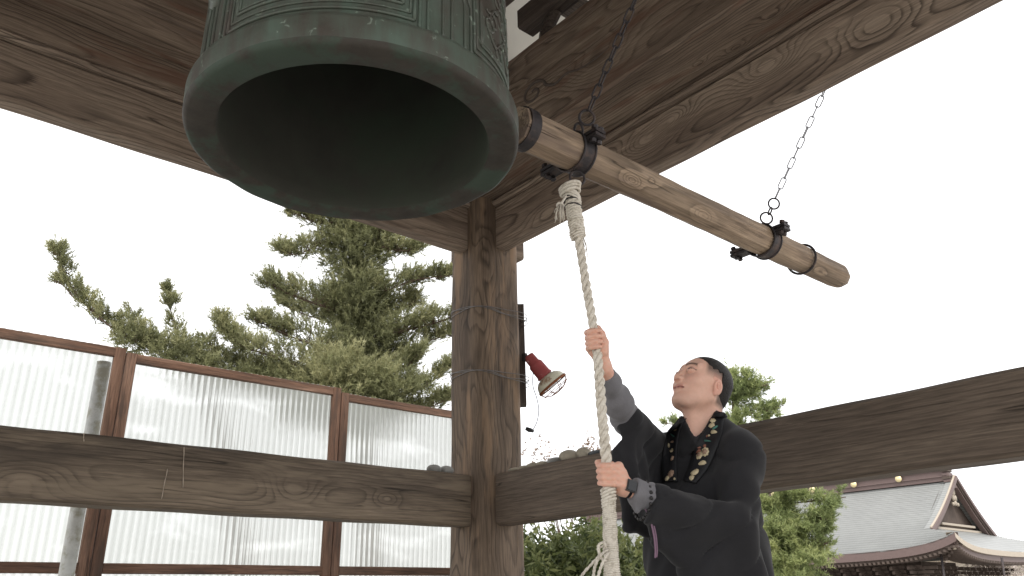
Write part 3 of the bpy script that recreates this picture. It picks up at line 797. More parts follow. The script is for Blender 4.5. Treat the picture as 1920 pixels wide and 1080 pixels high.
# frayed tuft beside the head, loose ends at the bottom
mb = MB(); c = np.array((1.620,1.610,2.063))
for k in range(26):
    a = random.random() * 2 * pi; s = .012 * random.random() ** .5; e = .022 * random.random() ** .5
    p0 = c + [s * math.cos(a), s * math.sin(a), .004]; L_ = random.uniform(.035, .062)
    p2 = c + [e * math.cos(a) - .004, e * math.sin(a), -L_]
    mb.add(*tube([p0, (p0 + p2) / 2 + [random.uniform(-.003, .003), 0, 0], p2], [.0016, .0016, .0011], 4))
mb.add(*tube(interp([c + [.03, 0, .05], c + [.012, -.01, .03], c + [0, 0, .004]], 8), .004, 6))
mb.add(*tube(circle(c + [0, 0, .006], (1, 1, 0), .009, 14), .004, 6, closed=True))
mb.add(*tube(interp([c + [0, 0, -.02], c + [-.018, 0, -.012], c + [-.028, 0, -.030]], 8), .0013, 4))
mb.build('frayed_tuft', M_rope, rope, True)
mb = MB(); c = path_at(1.985)
for k in range(9):
    a = random.uniform(-1, 1.2); mb.add(*tube([c + [.014, 0, .03], c + [.026 + .006 * math.cos(a), .008 * math.sin(a), -.02], c + [.024 + .008 * math.cos(a * 2), .01 * math.sin(a * 3), -.05 - .02 * random.random()]], .0016, 4))
mb.build('frayed_end', M_rope, rope, True)
for pts in ([(1.748,1.615,1.021), (1.717,1.620,1.011), (1.718,1.618,0.994), (1.712,1.639,0.974), (1.701,1.664,0.950), (1.697,1.697,0.919)],
            [(1.735,1.600,1.008), (1.707,1.600,0.993), (1.695,1.613,0.968), (1.697,1.626,0.938), (1.694,1.629,0.896)],
            [(1.729,1.591,1.000), (1.706,1.587,0.984), (1.696,1.597,0.956), (1.696,1.612,0.923), (1.701,1.622,0.882)],
            [(1.739,1.610,1.008), (1.719,1.602,1.026), (1.709,1.613,1.015), (1.721,1.615,0.985), (1.729,1.606,0.977)]):
    P = interp(pts, 24); mb = MB()
    for k in range(2):
        ph = np.arange(24) * 1.6 + k * pi
        mb.add(*tube(P + np.stack([.0022 * np.cos(ph), .0022 * np.sin(ph), 0 * ph], 1), .0032, 5))
    mb.build('loose_end', M_rope, rope, True)

# ------------------------------------------------------------------ lamp, board and wires at the post
bd_ = empty('backing_board', (3.07, 3.47, 0), 'narrow dark wooden board wired upright against the right side of the post', 'board')
bxp = np.array((3.149,3.516,2.305))
zt = (3.148,3.517,2.632)[2]; zb_ = (3.155,3.511,1.990)[2]
bc_ = np.array([bxp[0] - .01, bxp[1] + .01])
timber('board', (bc_[0], bc_[1], zb_), (bc_[0], bc_[1], zt), .10, .052, W_dark, bd_, .003, .0, 4, up=(.759, -.651, 0))
for zz, dz in (((2.758,3.682,2.514)[2], .0), ((2.759,3.681,2.121)[2], .0)):
    for k in range(3):
        P = []
        for t in np.linspace(0, 2 * pi, 64, endpoint=False):
            ca, sa = math.cos(t), math.sin(t); k_ = .172 * 1.012 - .095
            lo_, hi_ = .1, .3
            for _b in range(20):
                md = (lo_ + hi_) / 2; ax_, ay_ = max(abs(md * ca) - k_, 0), max(abs(md * sa) - k_, 0)
                if math.hypot(ax_, ay_) < .100: lo_ = md
                else: hi_ = md
            rr = lo_
            ex = max(0, math.cos(t + .72)) ** 6 * .05
            P.append((PX + (rr + ex) * ca, PY + (rr + ex) * sa, zz + .012 * math.sin(t * 2 + k * 1.9) + (k - 1) * .010 - .02 * math.cos(t + .7)))
        V, F = tube(np.array(P), .0022, 5, closed=True); mesh_np('binding_wire', V, F, M_wire, True, bd_)

lamp = empty('flood_lamp', (3.131,3.452,2.282), 'old red-bodied flood lamp with rusty white reflector and wire guard on the post', 'lamp')
l0 = np.array((3.104,3.422,2.274)); l1 = np.array((3.181,3.323,2.117)); la = unit(unit(l1 - l0) + np.array([.16, .16, 0])); 
s_ = .00318
pr = [(0, -.004), (.024, 0), (.030, .006), (.031, .05), (.036, .055), (.040, .062), (.041, .125), (.045, .130), (.045, .138), (.036, .140), (.036, .152), (.0, .152)]
pr = [(a_ * 1.14, b_ * 1.18) for a_, b_ in pr]
V, F = lathe(pr, l0, la, 28); mesh_np('housing', V, F, M_red, True, lamp)
pr = [(.038, .142), (.060, .150), (.079, .168), (.088, .192), (.090, .205), (.086, .205), (.074, .172), (.03, .158)]
pr = [(a_ * 1.10, b_ + .024) for a_, b_ in pr]
V, F = lathe(pr, l0, la, 36); mesh_np('reflector', V, F, M_lampw, True, lamp)
V, F = lathe([(.098, .224), (.102, .224), (.102, .238), (.098, .238)], l0, la, 36); mesh_np('rim', V, F, M_rust, True, lamp)
V, F = lathe([(.097, .227), (.06, .235), (.0, .240)], l0, la, 28); mesh_np('lens', V, F, M_glass_lamp, True, lamp)
mb = MB(); t_ = np.array([0, 0, 1.]); u_ = unit(np.cross(la, t_)); v_ = np.cross(la, u_)
for k in range(4):
    a = k * pi / 4; d_ = math.cos(a) * u_ + math.sin(a) * v_
    P = [l0 + la * (.234 + .052 * math.sin(t)) + d_ * .101 * math.cos(t) for t in np.linspace(0, pi, 15)]
    mb.add(*tube(P, .0022, 5))
for rr, hh_ in ((.088, .262), (.050, .280)): mb.add(*tube(circle(l0 + la * hh_, la, rr, 24), .0022, 5, closed=True))
mb.build('wire_guard', M_rust, lamp, True)
V, F = box(tuple(l0 + np.array([-.018, .012, -.01])), (.02, .03, .045)); mesh_np('mount', V, F, M_iron, parent=lamp)
P = interp([tuple(l0 + la * .05 + np.array([0, 0, -.03])), (3.122,3.406,2.089), (3.136,3.392,2.013), (3.144,3.385,1.939), (3.135,3.393,1.869), (3.118,3.409,1.822)], 30)
V, F = tube(P, .0028, 6); mesh_np('cable', V, F, M_cord, True, lamp)
V, F = tube([(3.120,3.408,1.809), (3.108,3.418,1.816), (3.099,3.426,1.819), (3.085,3.439,1.829)], [.008, .012, .014, .010], 10); mesh_np('plug', V, F, M_rubber, True, lamp)

# ------------------------------------------------------------------ stones on the rails
def stone(c, s, mat, label, seed):
    rs = np.random.RandomState(seed); me = bmesh.new(); bmesh.ops.create_icosphere(me, subdivisions=3, radius=1)
    V = np.array([v.co[:] for v in me.verts]); F = [tuple(v.index for v in f.verts) for f in me.faces]; me.free()
    k = rs.uniform(1.5, 3, (3, 3)); off = .10 * np.sin(V @ k + rs.uniform(0, 6, 3)).sum(1)
    V = V * (1 + off)[:, None] * np.array(s); V[:, 2] = np.maximum(V[:, 2], -s[2] * .75)
    V[:, 2] -= V[:, 2].min()
    o = mesh_np('pebble', V + np.array(c), F, mat, True)
    tag(o, label, 'stone', 'stones laid along the top of the rails')
    return o
rt = hz + hh / 2 - .001
def on_r(px_y): return (PX - .01, px_y, rt)
stl = [(3.30, (.035, .042, 0.014), M_stone, 'flat tan pebble on the right rail, nearest the post'),
       (3.235, (.030, .034, 0.016), M_stone, 'small brown pebble on the right rail, second from the post'),
       (3.16, (.034, .040, 0.017), M_stone, 'rounded yellowish pebble third from the post on the right rail'),
       (3.085, (.032, .034, 0.017), M_stone, 'brown pebble fourth from the post on the right rail'),
       (3.00, (.036, .046, 0.022), M_stoneg, 'greyish pebble left of the biggest stone on the rail'),
       (2.885, (.045, .062, 0.033), M_stone, 'biggest rounded buff stone on the right rail'),
       (2.785, (.026, .038, 0.029), M_stone, 'pointed brown stone just right of the biggest stone'),
       (2.685, (.035, .060, 0.017), M_slate, 'thin dark slaty stone beside the rope')]
for i, (y, s, m_, lb) in enumerate(stl): stone(on_r(y), s, m_, lb, 30 + i)
for i, (x, s, lb) in enumerate(((2.555, (.034, .03, .022), 'small grey-green pebble on the left rail, farther from the post'), (2.64, (.036, .03, .022), 'small grey-green pebble on the left rail, touching the post side'))):
    stone((x - .05, PY - .03, rt), s, M_stoneg, lb, 50 + i)

# ------------------------------------------------------------------ fence of corrugated plastic panels
FY = 6.4
def fence_panel(x0, x1, ztop, label, pm=None):
    root = empty('fence_panel', ((x0 + x1) / 2, FY, 0), label, 'fence panel', 'corrugated plastic fence panels')
    for x in (x0 + .0395, x1 - .0395): timber('stile', (x, FY, -.4), (x, FY, ztop), .078, .05, W_red, root, .004, .001, 12, up=(0, 1, 0))
    for z in (ztop - .038, 1.165, -.1): timber('crossbar', (x0 + .08, FY + .001, z), (x1 - .08, FY + .001, z), .045, .072, W_red, root, .004, .001, 12)
    n = int((x1 - x0) / .0525 * 8); rs = np.random.RandomState(int(abs(x0 * 100)))
    xsn = np.linspace(x0 + .012, x1 - .012, n)
    zsn = np.linspace(-.35, ztop + .012, 26)
    V = np.array([(x - (x0 + x1) / 2, .030 + .009 * math.sin((x - (x0 + x1) / 2) / .0525 * 2 * pi) + .006 * math.sin(z * 3.1 + x * 2 + x0) + .003 * math.sin(z * 9 + x * 5), z) for z in zsn for x in xsn])
    F = np.array([(i * n + j, i * n + j + 1, (i + 1) * n + j + 1, (i + 1) * n + j) for i in range(len(zsn) - 1) for j in range(n - 1)])
    o = mesh_np('corrugated_sheet', V, F, pm or M_poly, True, loc=((x0 + x1) / 2, FY, 0))
    o.parent = root; o.matrix_parent_inverse = Matrix.Translation(root.location).inverted()
    return root
fence_panel(-.25, 1.578, 2.775, 'corrugated clear fence panel farthest left, behind the galvanised pole', M_poly_c)
fence_panel(1.583, 3.455, 2.748, 'middle corrugated clear fence panel with a darker top bar')
fence_panel(3.461, 5.30, 2.712, 'corrugated clear fence panel just left of the tower post')
V, F = tube([(.945, 4.2, -.45), (.945, 4.2, .5), (.945, 4.2, 1.3), (.945, 4.2, 2.035)], .0335, 20)
tag(mesh_np('galvanised_pole', V, F, M_galv, True), 'mottled galvanised steel pole standing upright in front of the left fence panel', 'pole')
bpy.data.objects['galvanised_pole'].data.polygons.foreach_set('use_smooth', [len(p.vertices) == 4 for p in bpy.data.objects['galvanised_pole'].data.polygons])

# ------------------------------------------------------------------ the man
def seg_d(P, a, b, ra, rb=None):
    rb = ra if rb is None else rb
    a = np.array(a, float); b = np.array(b, float); ab = b - a
    t = np.clip(((P - a) @ ab) / (ab @ ab), 0, 1)
    return np.linalg.norm(P - a - t[..., None] * ab, axis=-1) - (ra + (rb - ra) * t)
def ell_d(P, c, r, R=None):
    q = P - np.array(c, float)
    if R is not None: q = q @ np.array(R)            # columns of R are the local axes
    r = np.array(r, float); k0 = np.linalg.norm(q / r, axis=-1); k1 = np.linalg.norm(q / r ** 2, axis=-1) + 1e-9
    return k0 * (k0 - 1) / k1
def tri_d(P, a, b, c, r):
    a, b, c = (np.array(x, float) for x in (a, b, c))
    n = np.cross(b - a, c - a); nn = n / np.linalg.norm(n)
    inside = np.ones(P.shape[:-1], bool); e = np.full(P.shape[:-1], 1e9)
    for p, q in ((a, b), (b, c), (c, a)):
        inside &= ((P - p) @ np.cross(n, q - p)) >= 0
        e = np.minimum(e, seg_d(P, p, q, 0))
    return np.where(inside, abs((P - a) @ nn), e) - r
def smin(a, b, k):
    h = np.clip(.5 + .5 * (b - a) / k, 0, 1); return b + (a - b) * h - k * h * (1 - h)
def smax(a, b, k): return -smin(-a, -b, k)
def surf(fn, lo, hi, h):
    """naive surface nets"""
    lo = np.array(lo, float); n = np.ceil((np.array(hi) - lo) / h).astype(int) + 1
    ax = [lo[i] + np.arange(n[i]) * h for i in range(3)]
    G = np.stack(np.meshgrid(*ax, indexing='ij'), -1)
    D = fn(G).astype(np.float32)
    S = D < 0
    nx, ny, nz = n
    acc = np.zeros((nx - 1, ny - 1, nz - 1, 3), np.float32); cnt = np.zeros((nx - 1, ny - 1, nz - 1), np.float32)
    cor = [(i, j, k) for i in (0, 1) for j in (0, 1) for k in (0, 1)]
    sl = lambda A, c: A[c[0]:c[0] + nx - 1, c[1]:c[1] + ny - 1, c[2]:c[2] + nz - 1]
    for a in cor:
        for d in range(3):
            if a[d]: continue
            b = list(a); b[d] = 1
            da, db = sl(D, a), sl(D, b); m = sl(S, a) != sl(S, b)
            t = np.where(m, da / np.where(m, da - db, 1), 0)
            for q in range(3):
                acc[..., q] += np.where(m, a[q] + (t if q == d else 0), 0)
            cnt += m
    act = cnt > 0; idx = -np.ones(act.shape, int); idx[act] = np.arange(act.sum())
    ii = np.argwhere(act); V = lo + (ii + acc[act] / cnt[act][:, None]) * h
    F = []
    for d in range(3):
        o1, o2 = (d + 1) % 3, (d + 2) % 3
        s0 = [slice(None)] * 3; s1 = [slice(None)] * 3; s0[d] = slice(0, -1); s1[d] = slice(1, None)
        for s in (s0, s1): s[o1] = slice(1, -1); s[o2] = slice(1, -1)
        A, B = S[tuple(s0)], S[tuple(s1)]; e = np.argwhere(A != B)
        if len(e) == 0: continue
        fl = A[tuple(e.T)]
        e[:, o1] += 1; e[:, o2] += 1
        q = []
        for (u1, u2) in ((0, 0), (1, 0), (1, 1), (0, 1)):
            c = e.copy(); c[:, o1] -= u1; c[:, o2] -= u2; q.append(idx[tuple(c.T)])
        q = np.stack(q, 1); q[~fl] = q[~fl][:, ::-1]; F.append(q)
    return V, np.concatenate(F)
def folds(P, d, amp, freq, ph=0.0, warp=3.0):
    d = np.array(d, float); s = P @ d
    w = np.sin(P[..., 0] * warp * 5 + ph) + np.sin(P[..., 1] * warp * 4.1 + ph * 2) + np.sin(P[..., 2] * warp * 3.3 + ph * 3)
    return amp * np.sin(s * freq + w * 1.3 + ph)

man = empty('person', (2.36, 1.68, 0), 'man in a black robe with embroidered neck band pulling the bell rope and looking up', 'person')

# --- head frame: looking up and to the left
pitch = math.radians(25)
hf = unit([-math.cos(pitch), .22, math.sin(pitch)]); hl = unit(np.cross([0, 0, 1], hf) * 1.0); hu = np.cross(hf, hl)
HR = np.stack([hf, hl, hu], 1); HC = np.array((2.322,1.636,1.574))
def HW(p): return HC + HR @ np.array(p, float)
NB = np.array((2.300,1.666,1.414))
HS = 1.02
def head_sdf(P):
    q = (P - HC) @ HR / HS
    m = q.copy(); m[..., 1] = abs(m[..., 1])
    d = ell_d(q, (-.010, 0, .032), (.090, .077, .078))
    d = smin(d, ell_d(q, (.022, 0, .008), (.068, .068, .082)), .03)
    d = smin(d, ell_d(q, (.040, 0, -.035), (.052, .054, .062)), .03)            # mid face
    d = smin(d, ell_d(q, (.030, 0, -.070), (.058, .050, .036)), .025)           # jaw
    d = smin(d, seg_d(m, (.0, .054, -.052), (.062, .022, -.092), .018, .018), .03)
    d = smin(d, ell_d(q, (.080, 0, -.092), (.020, .024, .017)), .018)           # chin
    d = smin(d, ell_d(m, (.060, .040, -.022), (.026, .024, .022)), .022)        # cheekbone
    d = smin(d, seg_d(m, (.084, .012, .036), (.070, .050, .036), .009, .007), .016)  # brow
    d = smax(d, -ell_d(m, (.098, .034, .014), (.020, .019, .012)), .016)        # socket
    d = smin(d, seg_d(q, (.086, 0, .022), (.108, 0, -.018), .009, .012), .012)  # nose
    d = smin(d, ell_d(m, (.100, .012, -.023), (.012, .009, .009)), .006)
    d = smax(d, -ell_d(m, (.104, .0075, -.032), (.006, .0035, .006)), .003)     # nostril
    d = smin(d, ell_d(q, (.082, 0, -.050), (.018, .028, .020)), .014)           # mouth mound
    lw = np.clip(abs(q[..., 1]) / .026, 0, 1)
    d = smin(d, ell_d(q, (.0965, 0, -.0495), (.0075, .024, .0052)), .005)       # upper lip
    d = smin(d, ell_d(q, (.0945, 0, -.0605), (.0075, .020, .0058)), .005)       # lower lip
    d = smax(d, -seg_d(m, (.1045, 0, -.0552), (.088, .028, -.0575), .0018, .0016), .003)
    d = smin(d, ell_d(m, (.083, .033, .0155), (.014, .0165, .0125)), .004)      # lids over the eyeball
    d = smax(d, -seg_d(m, (.0995, .022, .0145), (.090, .047, .0150), .0026, .0014), .0025)
    # ears
    e = ell_d(m, (-.008, .078, -.016), (.018, .0075, .030), None)
    e = smax(e, -ell_d(m, (-.004, .088, -.012), (.0115, .0105, .019)), .002); e = smin(e, seg_d(m, (-.004, .081, -.004), (-.008, .081, -.020), .0028, .0028), .003)
    d = smin(d, e, .006)
    d = smin(d, seg_d(m, (-.003, .074, -.038), (-.001, .076, -.044), .007, .006), .006)
    # neck, throat and the top of the chest
    nk = seg_d(P, HW((-.035, 0, -.045)), NB + [.02, 0, -.05], .056, .062)
    nk = smin(nk, seg_d(P, HW((.02, 0, -.085)), NB + [-.035, 0, -.03], .030, .030), .03)
    nk = smin(nk, ell_d(P, NB + [.02, 0, -.09], (.07, .15, .06)), .05)
    d = smin(d, nk, .022)
    return d
c_ = HC
V, F = surf(head_sdf, c_ + [-.17, -.17, -.20], c_ + [.17, .17, .15], .0026)
q = (V - HC) @ HR / HS; am = abs(q[:, 1])
skin = np.tile(np.array([.68, .43, .335]), (len(V), 1))
def blend(mask, col):
    global skin
    mask = np.clip(mask, 0, 1)[:, None]; skin = skin * (1 - mask) + np.array(col) * mask
blend(np.exp(-(((q[:, 0] - .075) / .03) ** 2 + ((am - .042) / .02) ** 2 + ((q[:, 2] + .022) / .025) ** 2)) * .5, (.62, .33, .26))
blend(np.exp(-(((q[:, 0] - .104) / .014) ** 2 + (am / .014) ** 2 + ((q[:, 2] + .02) / .018) ** 2)) * .55, (.60, .31, .24))
blend(((am > .076) & (abs(q[:, 2] + .015) < .045) & (q[:, 0] < .02)) * .5, (.62, .31, .24))
lip = (np.exp(-((q[:, 2] + .055) / .0085) ** 2) * (am < .026) * (q[:, 0] > .088)); blend(lip * .8, (.42, .155, .13))
blend(np.exp(-((q[:, 2] + .0555) / .0018) ** 2) * (am < .028) * (q[:, 0] > .085) * .8, (.12, .04, .035))
# eyebrows
bz = .036 + .006 * np.sin((am - .012) / .040 * pi) ; blend(np.exp(-((q[:, 2] - bz) / .0052) ** 2) * (am > .010) * (am < .054) * (q[:, 0] > .05) * .85, (.03, .022, .018))
blend(np.exp(-((q[:, 2] - .0165 ) / .0022) ** 2) * (am > .019) * (am < .050) * (q[:, 0] > .07) * .85, (.05, .03, .025))
# shaved sides: stubble shadow that belongs to the skin
hair_line = np.clip((q[:, 2] - .004) / .034, 0, 1) * np.clip((.052 - q[:, 0]) / .012, 0, 1)
back = np.clip((-.018 - q[:, 0]) / .014, 0, 1) * np.clip((q[:, 2] + .072) / .02, 0, 1) * (am < .09)
ear_m = ((am > .076) & (q[:, 2] < .016) & (abs(q[:, 0] + .006) < .022))
blend(np.maximum(hair_line, back) * (~ear_m) * (.86 + .12 * np.sin(q[:, 0] * 900) * np.sin(q[:, 2] * 800 + q[:, 0] * 300)), (.075, .058, .048))
blend(np.clip((.0 - q[:, 2] - .075) / .02, 0, 1) * (q[:, 0] > .03) * .10, (.25, .20, .18))
mesh_np('head', V, F, M_skin, True, man, attr=skin)
# hair cap
def hair_sdf(P):
    q = (P - HC) @ HR / HS; m = abs(q[..., 1])
    d = ell_d(q, (-.012, 0, .035), (.096, .082, .083))
    d = smin(d, ell_d(q, (-.048, 0, -.016), (.050, .060, .056)), .02)
    cut = (q[..., 0] - .066) + .004 * np.sin(q[..., 1] * 260) * np.sin(q[..., 2] * 240) - .75 * np.clip(q[..., 2] - .080, -.1, .04)        # front hair line
    d = smax(d, cut, .006)
    side = (.044 - q[..., 2]) + .0045 * np.sin(q[..., 0] * 250 + q[..., 2] * 120)  - .0 - np.clip((-.012 - q[..., 0]) * 4.5, 0, .125)      # sides are clipped short
    d = smax(d, side, .004)
    n = .0007 * np.sin(q[..., 0] * 420) * np.sin(q[..., 1] * 390 + 1) * np.sin(q[..., 2] * 400)
    return d + n
V, F = surf(hair_sdf, c_ + [-.15, -.15, -.14], c_ + [.17, .15, .16], .0026)
mesh_np('hair', V, F, M_hair, True, man)
for s in (-1, 1):
    c = HW(np.array([.0815, s * .033, .0150]) * HS); V, F = lathe([(.0128 * math.sin(a), -.0128 * math.cos(a)) for a in np.linspace(0, pi, 12)], c, hf, 16)
    e = mesh_np('eye', V, F, M_eyew, True, man)
    gd = unit(hf + .30 * hu + .06 * hl); V, F = lathe([(.0068, .0112), (.005, .0126), (0, .0133)], c, gd, 16); mesh_np('iris', V, F, M_iris, True, e)

# --- arms and hands (bare skin); each hand closes on the rope
RX = np.array([.759, -.651, 0]); NX = np.array([-.61, -.70, -.2]); NX /= np.linalg.norm(NX); ZX = np.array([0, 0, 1.])
def loc(o, a, n, z): return o + RX * a * .87 + NX * n * .84 + ZX * z * .94
def hand_sdf(P, o, fingers, palm, thumb, arm):
    d = None
    for f in fingers:
        fd = None
        for (p0, p1, r0, r1) in f:
            s = seg_d(P, p0, p1, r0, r1); fd = s if fd is None else smin(fd, s, .003)
        d = fd if d is None else smin(d, fd, .0022)
    for (kind, *a) in palm:
        s = tri_d(P, *a) if kind == 't' else seg_d(P, *a); d = smin(d, s, .010)
    td = None
    for (p0, p1, r0, r1) in thumb:
        s = seg_d(P, p0, p1, r0, r1); td = s if td is None else smin(td, s, .005)
    d = smin(d, td, .005)
    for (p0, p1, r0, r1) in arm: d = smin(d, seg_d(P, p0, p1, r0, r1), .022)
    return d
def chain_(pts, rs): return [(pts[i], pts[i + 1], rs[i], rs[i + 1]) for i in range(len(pts) - 1)]
WL = np.array((1.820,1.603,1.188)); EL = np.array((2.151,1.460,1.079)); SL = np.array((2.319,1.516,1.330))
WR = np.array((1.808,1.639,1.560)); ER = np.array([2.08, 1.77, 1.40]); SR = np.array([2.34, 1.875, 1.375])
oL = path_at(1.222) + 0; oR = path_at(1.640) + 0
# left hand (near): back of the hand towards us, fingers across the front of the rope
fl_ = []
for z, e, sc in ((.0285, .0, 1), (.0095, .002, 1.04), (-.0095, .001, 1.0), (-.0275, -.003, .86)):
    tl_ = z * .22
    fl_.append(chain_([loc(oL, .040 + e - tl_, .014, z - .004), loc(oL, .014 + e - tl_, .0335, z), loc(oL, -.018, .0290, z + .001), loc(oL, -.0300, .008, z + .002), loc(oL, -.026, -.008, z + .002)],
                      [.0108 * sc, .0097 * sc, .0090 * sc, .0082 * sc, .0072 * sc]))
pl = [('t', loc(oL, .040, .010, .026), loc(oL, .042, .006, -.030), WL, .0135), ('s', loc(oL, .046, -.002, .0), WL, .020, .023),
      ('s', loc(oL, .030, -.012, -.004), WL, .016, .020)]
th = chain_([loc(oL, .046, -.014, -.004), loc(oL, .020, -.026, .026), loc(oL, -.010, -.020, .038), loc(oL, -.032, -.006, .0385)], [.014, .0115, .0100, .0085])
armL = [(WL, WL * .35 + EL * .65, .0245, .031), (WL * .35 + EL * .65, EL, .036, .038)]
V, F = surf(lambda P: hand_sdf(P, oL, fl_, pl, th, armL), oL + [-.07, -.09, -.09], oL + [.17, .08, .08], .0021)
def hand_tint(V, o):
    n = len(V); c = np.tile(np.array([.66, .42, .325]), (n, 1)); z = V[:, 2] - o[2]
    k = np.zeros(n)
    c2 = c * np.array([1.04, .86, .82]); w = (.5 + .5 * np.sin(V[:, 2] * 330) * np.sin((V @ RX) * 210))[:, None] * .7
    return c * (1 - w) + c2 * w
mesh_np('left_hand', V, F, M_skin, True, man, attr=hand_tint(V, oL))
# right hand (far, high): palm side towards us, finger ends lying over the rope, thumb up the side
fr_ = []
for z, e, sc in ((.0300, -.002, 1), (.0105, .002, 1.04), (-.0085, .002, 1.0), (-.0265, -.001, .88)):
    fr_.append(chain_([loc(oR, -.012, -.029, z - .008), loc(oR, -.0295 + e * .3, -.010, z - .002), loc(oR, -.024, .016, z), loc(oR, -.002 + e, .0255, z + .002), loc(oR, .013 + e, .0215, z + .002)],
                      [.0108 * sc, .0100 * sc, .0092 * sc, .0085 * sc, .0075 * sc]))
pr_ = [('t', loc(oR, -.010, -.026, .022), loc(oR, -.012, -.024, -.036), loc(oR, .026, -.022, -.03), .0125),
       ('t', loc(oR, -.012, -.024, -.036), loc(oR, .026, -.014, -.02), WR, .0145), ('s', loc(oR, .018, -.016, -.03), WR, .020, .0235)]
tr_ = chain_([loc(oR, .026, -.010, -.040), loc(oR, .030, -.002, -.008), loc(oR, .022, .004, .022), loc(oR, .010, .008, .044)], [.0165, .0135, .0105, .0085])
armR = [(WR, WR * .45 + ER * .55, .0245, .036)]
V, F = surf(lambda P: hand_sdf(P, oR, fr_, pr_, tr_, armR), oR + [-.07, -.09, -.14], oR + [.17, .11, .08], .0021)
mesh_np('right_hand', V, F, M_skin, True, man, attr=hand_tint(V, oR))

# --- grey inner sleeves
def gs_sdf_R(P):
    a = WR + (ER - WR) * .08
    d = seg_d(P, a, WR * .5 + ER * .5, .033, .047); d = smin(d, seg_d(P, WR * .5 + ER * .5, WR * .22 + ER * .78, .047, .050), .02)
    d = smin(d, tri_d(P, a + [.02, 0, -.02], ER, ER * .7 + WR * .3 + [.02, 0, -.05], .012), .02)
    cut = -((P - a) @ unit(ER - WR)) ; d = smax(d, cut, .004)
    return d + folds(P, unit(ER - WR), .0022, 120, 1.0) + folds(P, unit(ER - WR), .0018, 60, 3)
V, F = surf(gs_sdf_R, np.minimum(WR, ER) - .13, np.maximum(WR, ER) + .11, .005)
mesh_np('grey_sleeve', V, F, M_grey, True, man)
cut_l = WL + (EL - WL) * .085
def gs_sdf_L(P):
    a = cut_l
    d = seg_d(P, a, WL * .78 + EL * .22, .036, .040)
    d = smin(d, tri_d(P, a + [0, 0, -.01], a + [.01, -.005, -.062], WL * .78 + EL * .22, .009), .02)
    d = smax(d, -((P - a) @ unit(EL - WL)), .004)
    return d + folds(P, unit(EL - WL), .0022, 110, 2)
V, F = surf(gs_sdf_L, np.minimum(WL, EL) - .10, np.maximum(WL, EL) + .08, .0045)
mesh_np('grey_sleeve', V, F, M_grey, True, man)

# --- robe
bx_ = lambda P, c, hx, r: np.linalg.norm(np.maximum(abs((P - np.array(c))) - np.array(hx), 0), axis=-1) + np.minimum(np.max(abs(P - np.array(c)) - np.array(hx), axis=-1), 0) - r
cL1 = np.array((1.901,1.577,1.206)); cL2 = np.array((1.938,1.579,1.039)); cL3 = np.array((2.008,1.588,0.998))
dB = np.array((2.211,1.478,0.937)); dC = np.array((2.083,1.556,0.949)); cA = np.array((1.906,1.587,1.144))
cR1 = np.array((1.983,1.713,1.460)); cR2 = np.array((1.942,1.729,1.324)); cR3 = np.array((1.976,1.720,1.093)); cR4 = np.array((2.082,1.719,1.067))
def robe_sdf(P):
    d = bx_(P, (2.345, 1.70, 1.10), (.02, .085, .19), .085)
    d = smin(d, seg_d(P, (2.345, 1.61, 1.405), SL, .064, .074), .06)
    d = smin(d, seg_d(P, (2.345, 1.76, 1.40), SR, .060, .066), .05)
    d = smin(d, seg_d(P, NB + [.035, -.02, -.0], NB + [.035, .02, 0], .062), .045)
    d = smin(d, bx_(P, (2.30, 1.69, .60), (.035, .075, .55), .105), .10)
    # near arm in its sleeve
    a = seg_d(P, SL, EL + [.03, -.0, 0], .070, .064)
    a = smin(a, smax(seg_d(P, EL, cA - [.04, 0, 0], .064, .052), -((P - cA) @ unit(EL - WL)), .006), .03)
    a = smin(a, tri_d(P, EL + [.02, 0, 0], cA + [.015, 0, .01], cL2, .020), .03)
    a = smin(a, tri_d(P, EL + [.02, 0, 0], cL2, dC, .030), .04)
    a = smin(a, tri_d(P, EL + [.02, 0, 0], dC, dB, .045), .04)
    a = smin(a, tri_d(P, SL + [.02, 0.01, -.05], EL + [.03, .01, 0], dB, .045), .04)
    # far arm
    b_ = seg_d(P, SR, cR1 + [.03, .01, -.03], .070, .054)
    b_ = smin(b_, tri_d(P, SR + [-.02, 0, -.05], cR1 + [.02, .0, -.03], cR3, .020), .03)
    b_ = smin(b_, tri_d(P, cR1 + [.015, 0, -.03], cR2, cR3, .014), .02)
    b_ = smin(b_, tri_d(P, SR + [0, 0, -.08], cR3, cR4, .022), .03)
    d = smin(d, a, .018); d = smin(d, b_, .018)
    # cuff openings
    d = smax(d, -seg_d(P, WL, cA + [.03, -.01, .006], .042, .036), .004)
    # V neck
    vb = np.array((2.150,1.566,1.359)); 
    d = smax(d, -seg_d(P, NB + [-.01, 0, .05], vb + [-.02, 0, .02], .064, .020), .008)
    vB = (2.219,1.616,1.366)
    for A_, C_ in (((2.241,1.679,1.462), (2.244,1.724,1.306)), ((2.329,1.591,1.472), (2.310,1.635,1.300))):
        d = smin(d, tri_d(P, A_, vB, C_, .011), .006)
    rdg = 1 - abs(np.sin((P @ np.array([.55, .25, -.8])) * 21 + 1.5 * np.sin(P[..., 0] * 9) + 1.2 * np.sin(P[..., 2] * 7 + 1)))
    f = .009 * rdg ** 5 - .002 + folds(P, (.35, .2, -.75), .0075, 30, .4, 1.4) + folds(P, (.8, .1, .45), .0035, 58, 2.2, 1.2) + folds(P, (.1, .9, .2), .0025, 90, 4, 2)
    sh = np.clip((1.5 - P[..., 2]) * 6, 0, 1)
    return d + f * sh
V, F = surf(robe_sdf, (1.86, 1.27, .10), (2.66, 2.02, 1.50), .0075)
robe = mesh_np('robe', V, F, M_robe, True, man)
bvh = BVHTree.FromPolygons([Vector(v) for v in V], [tuple(f) for f in F.tolist()])
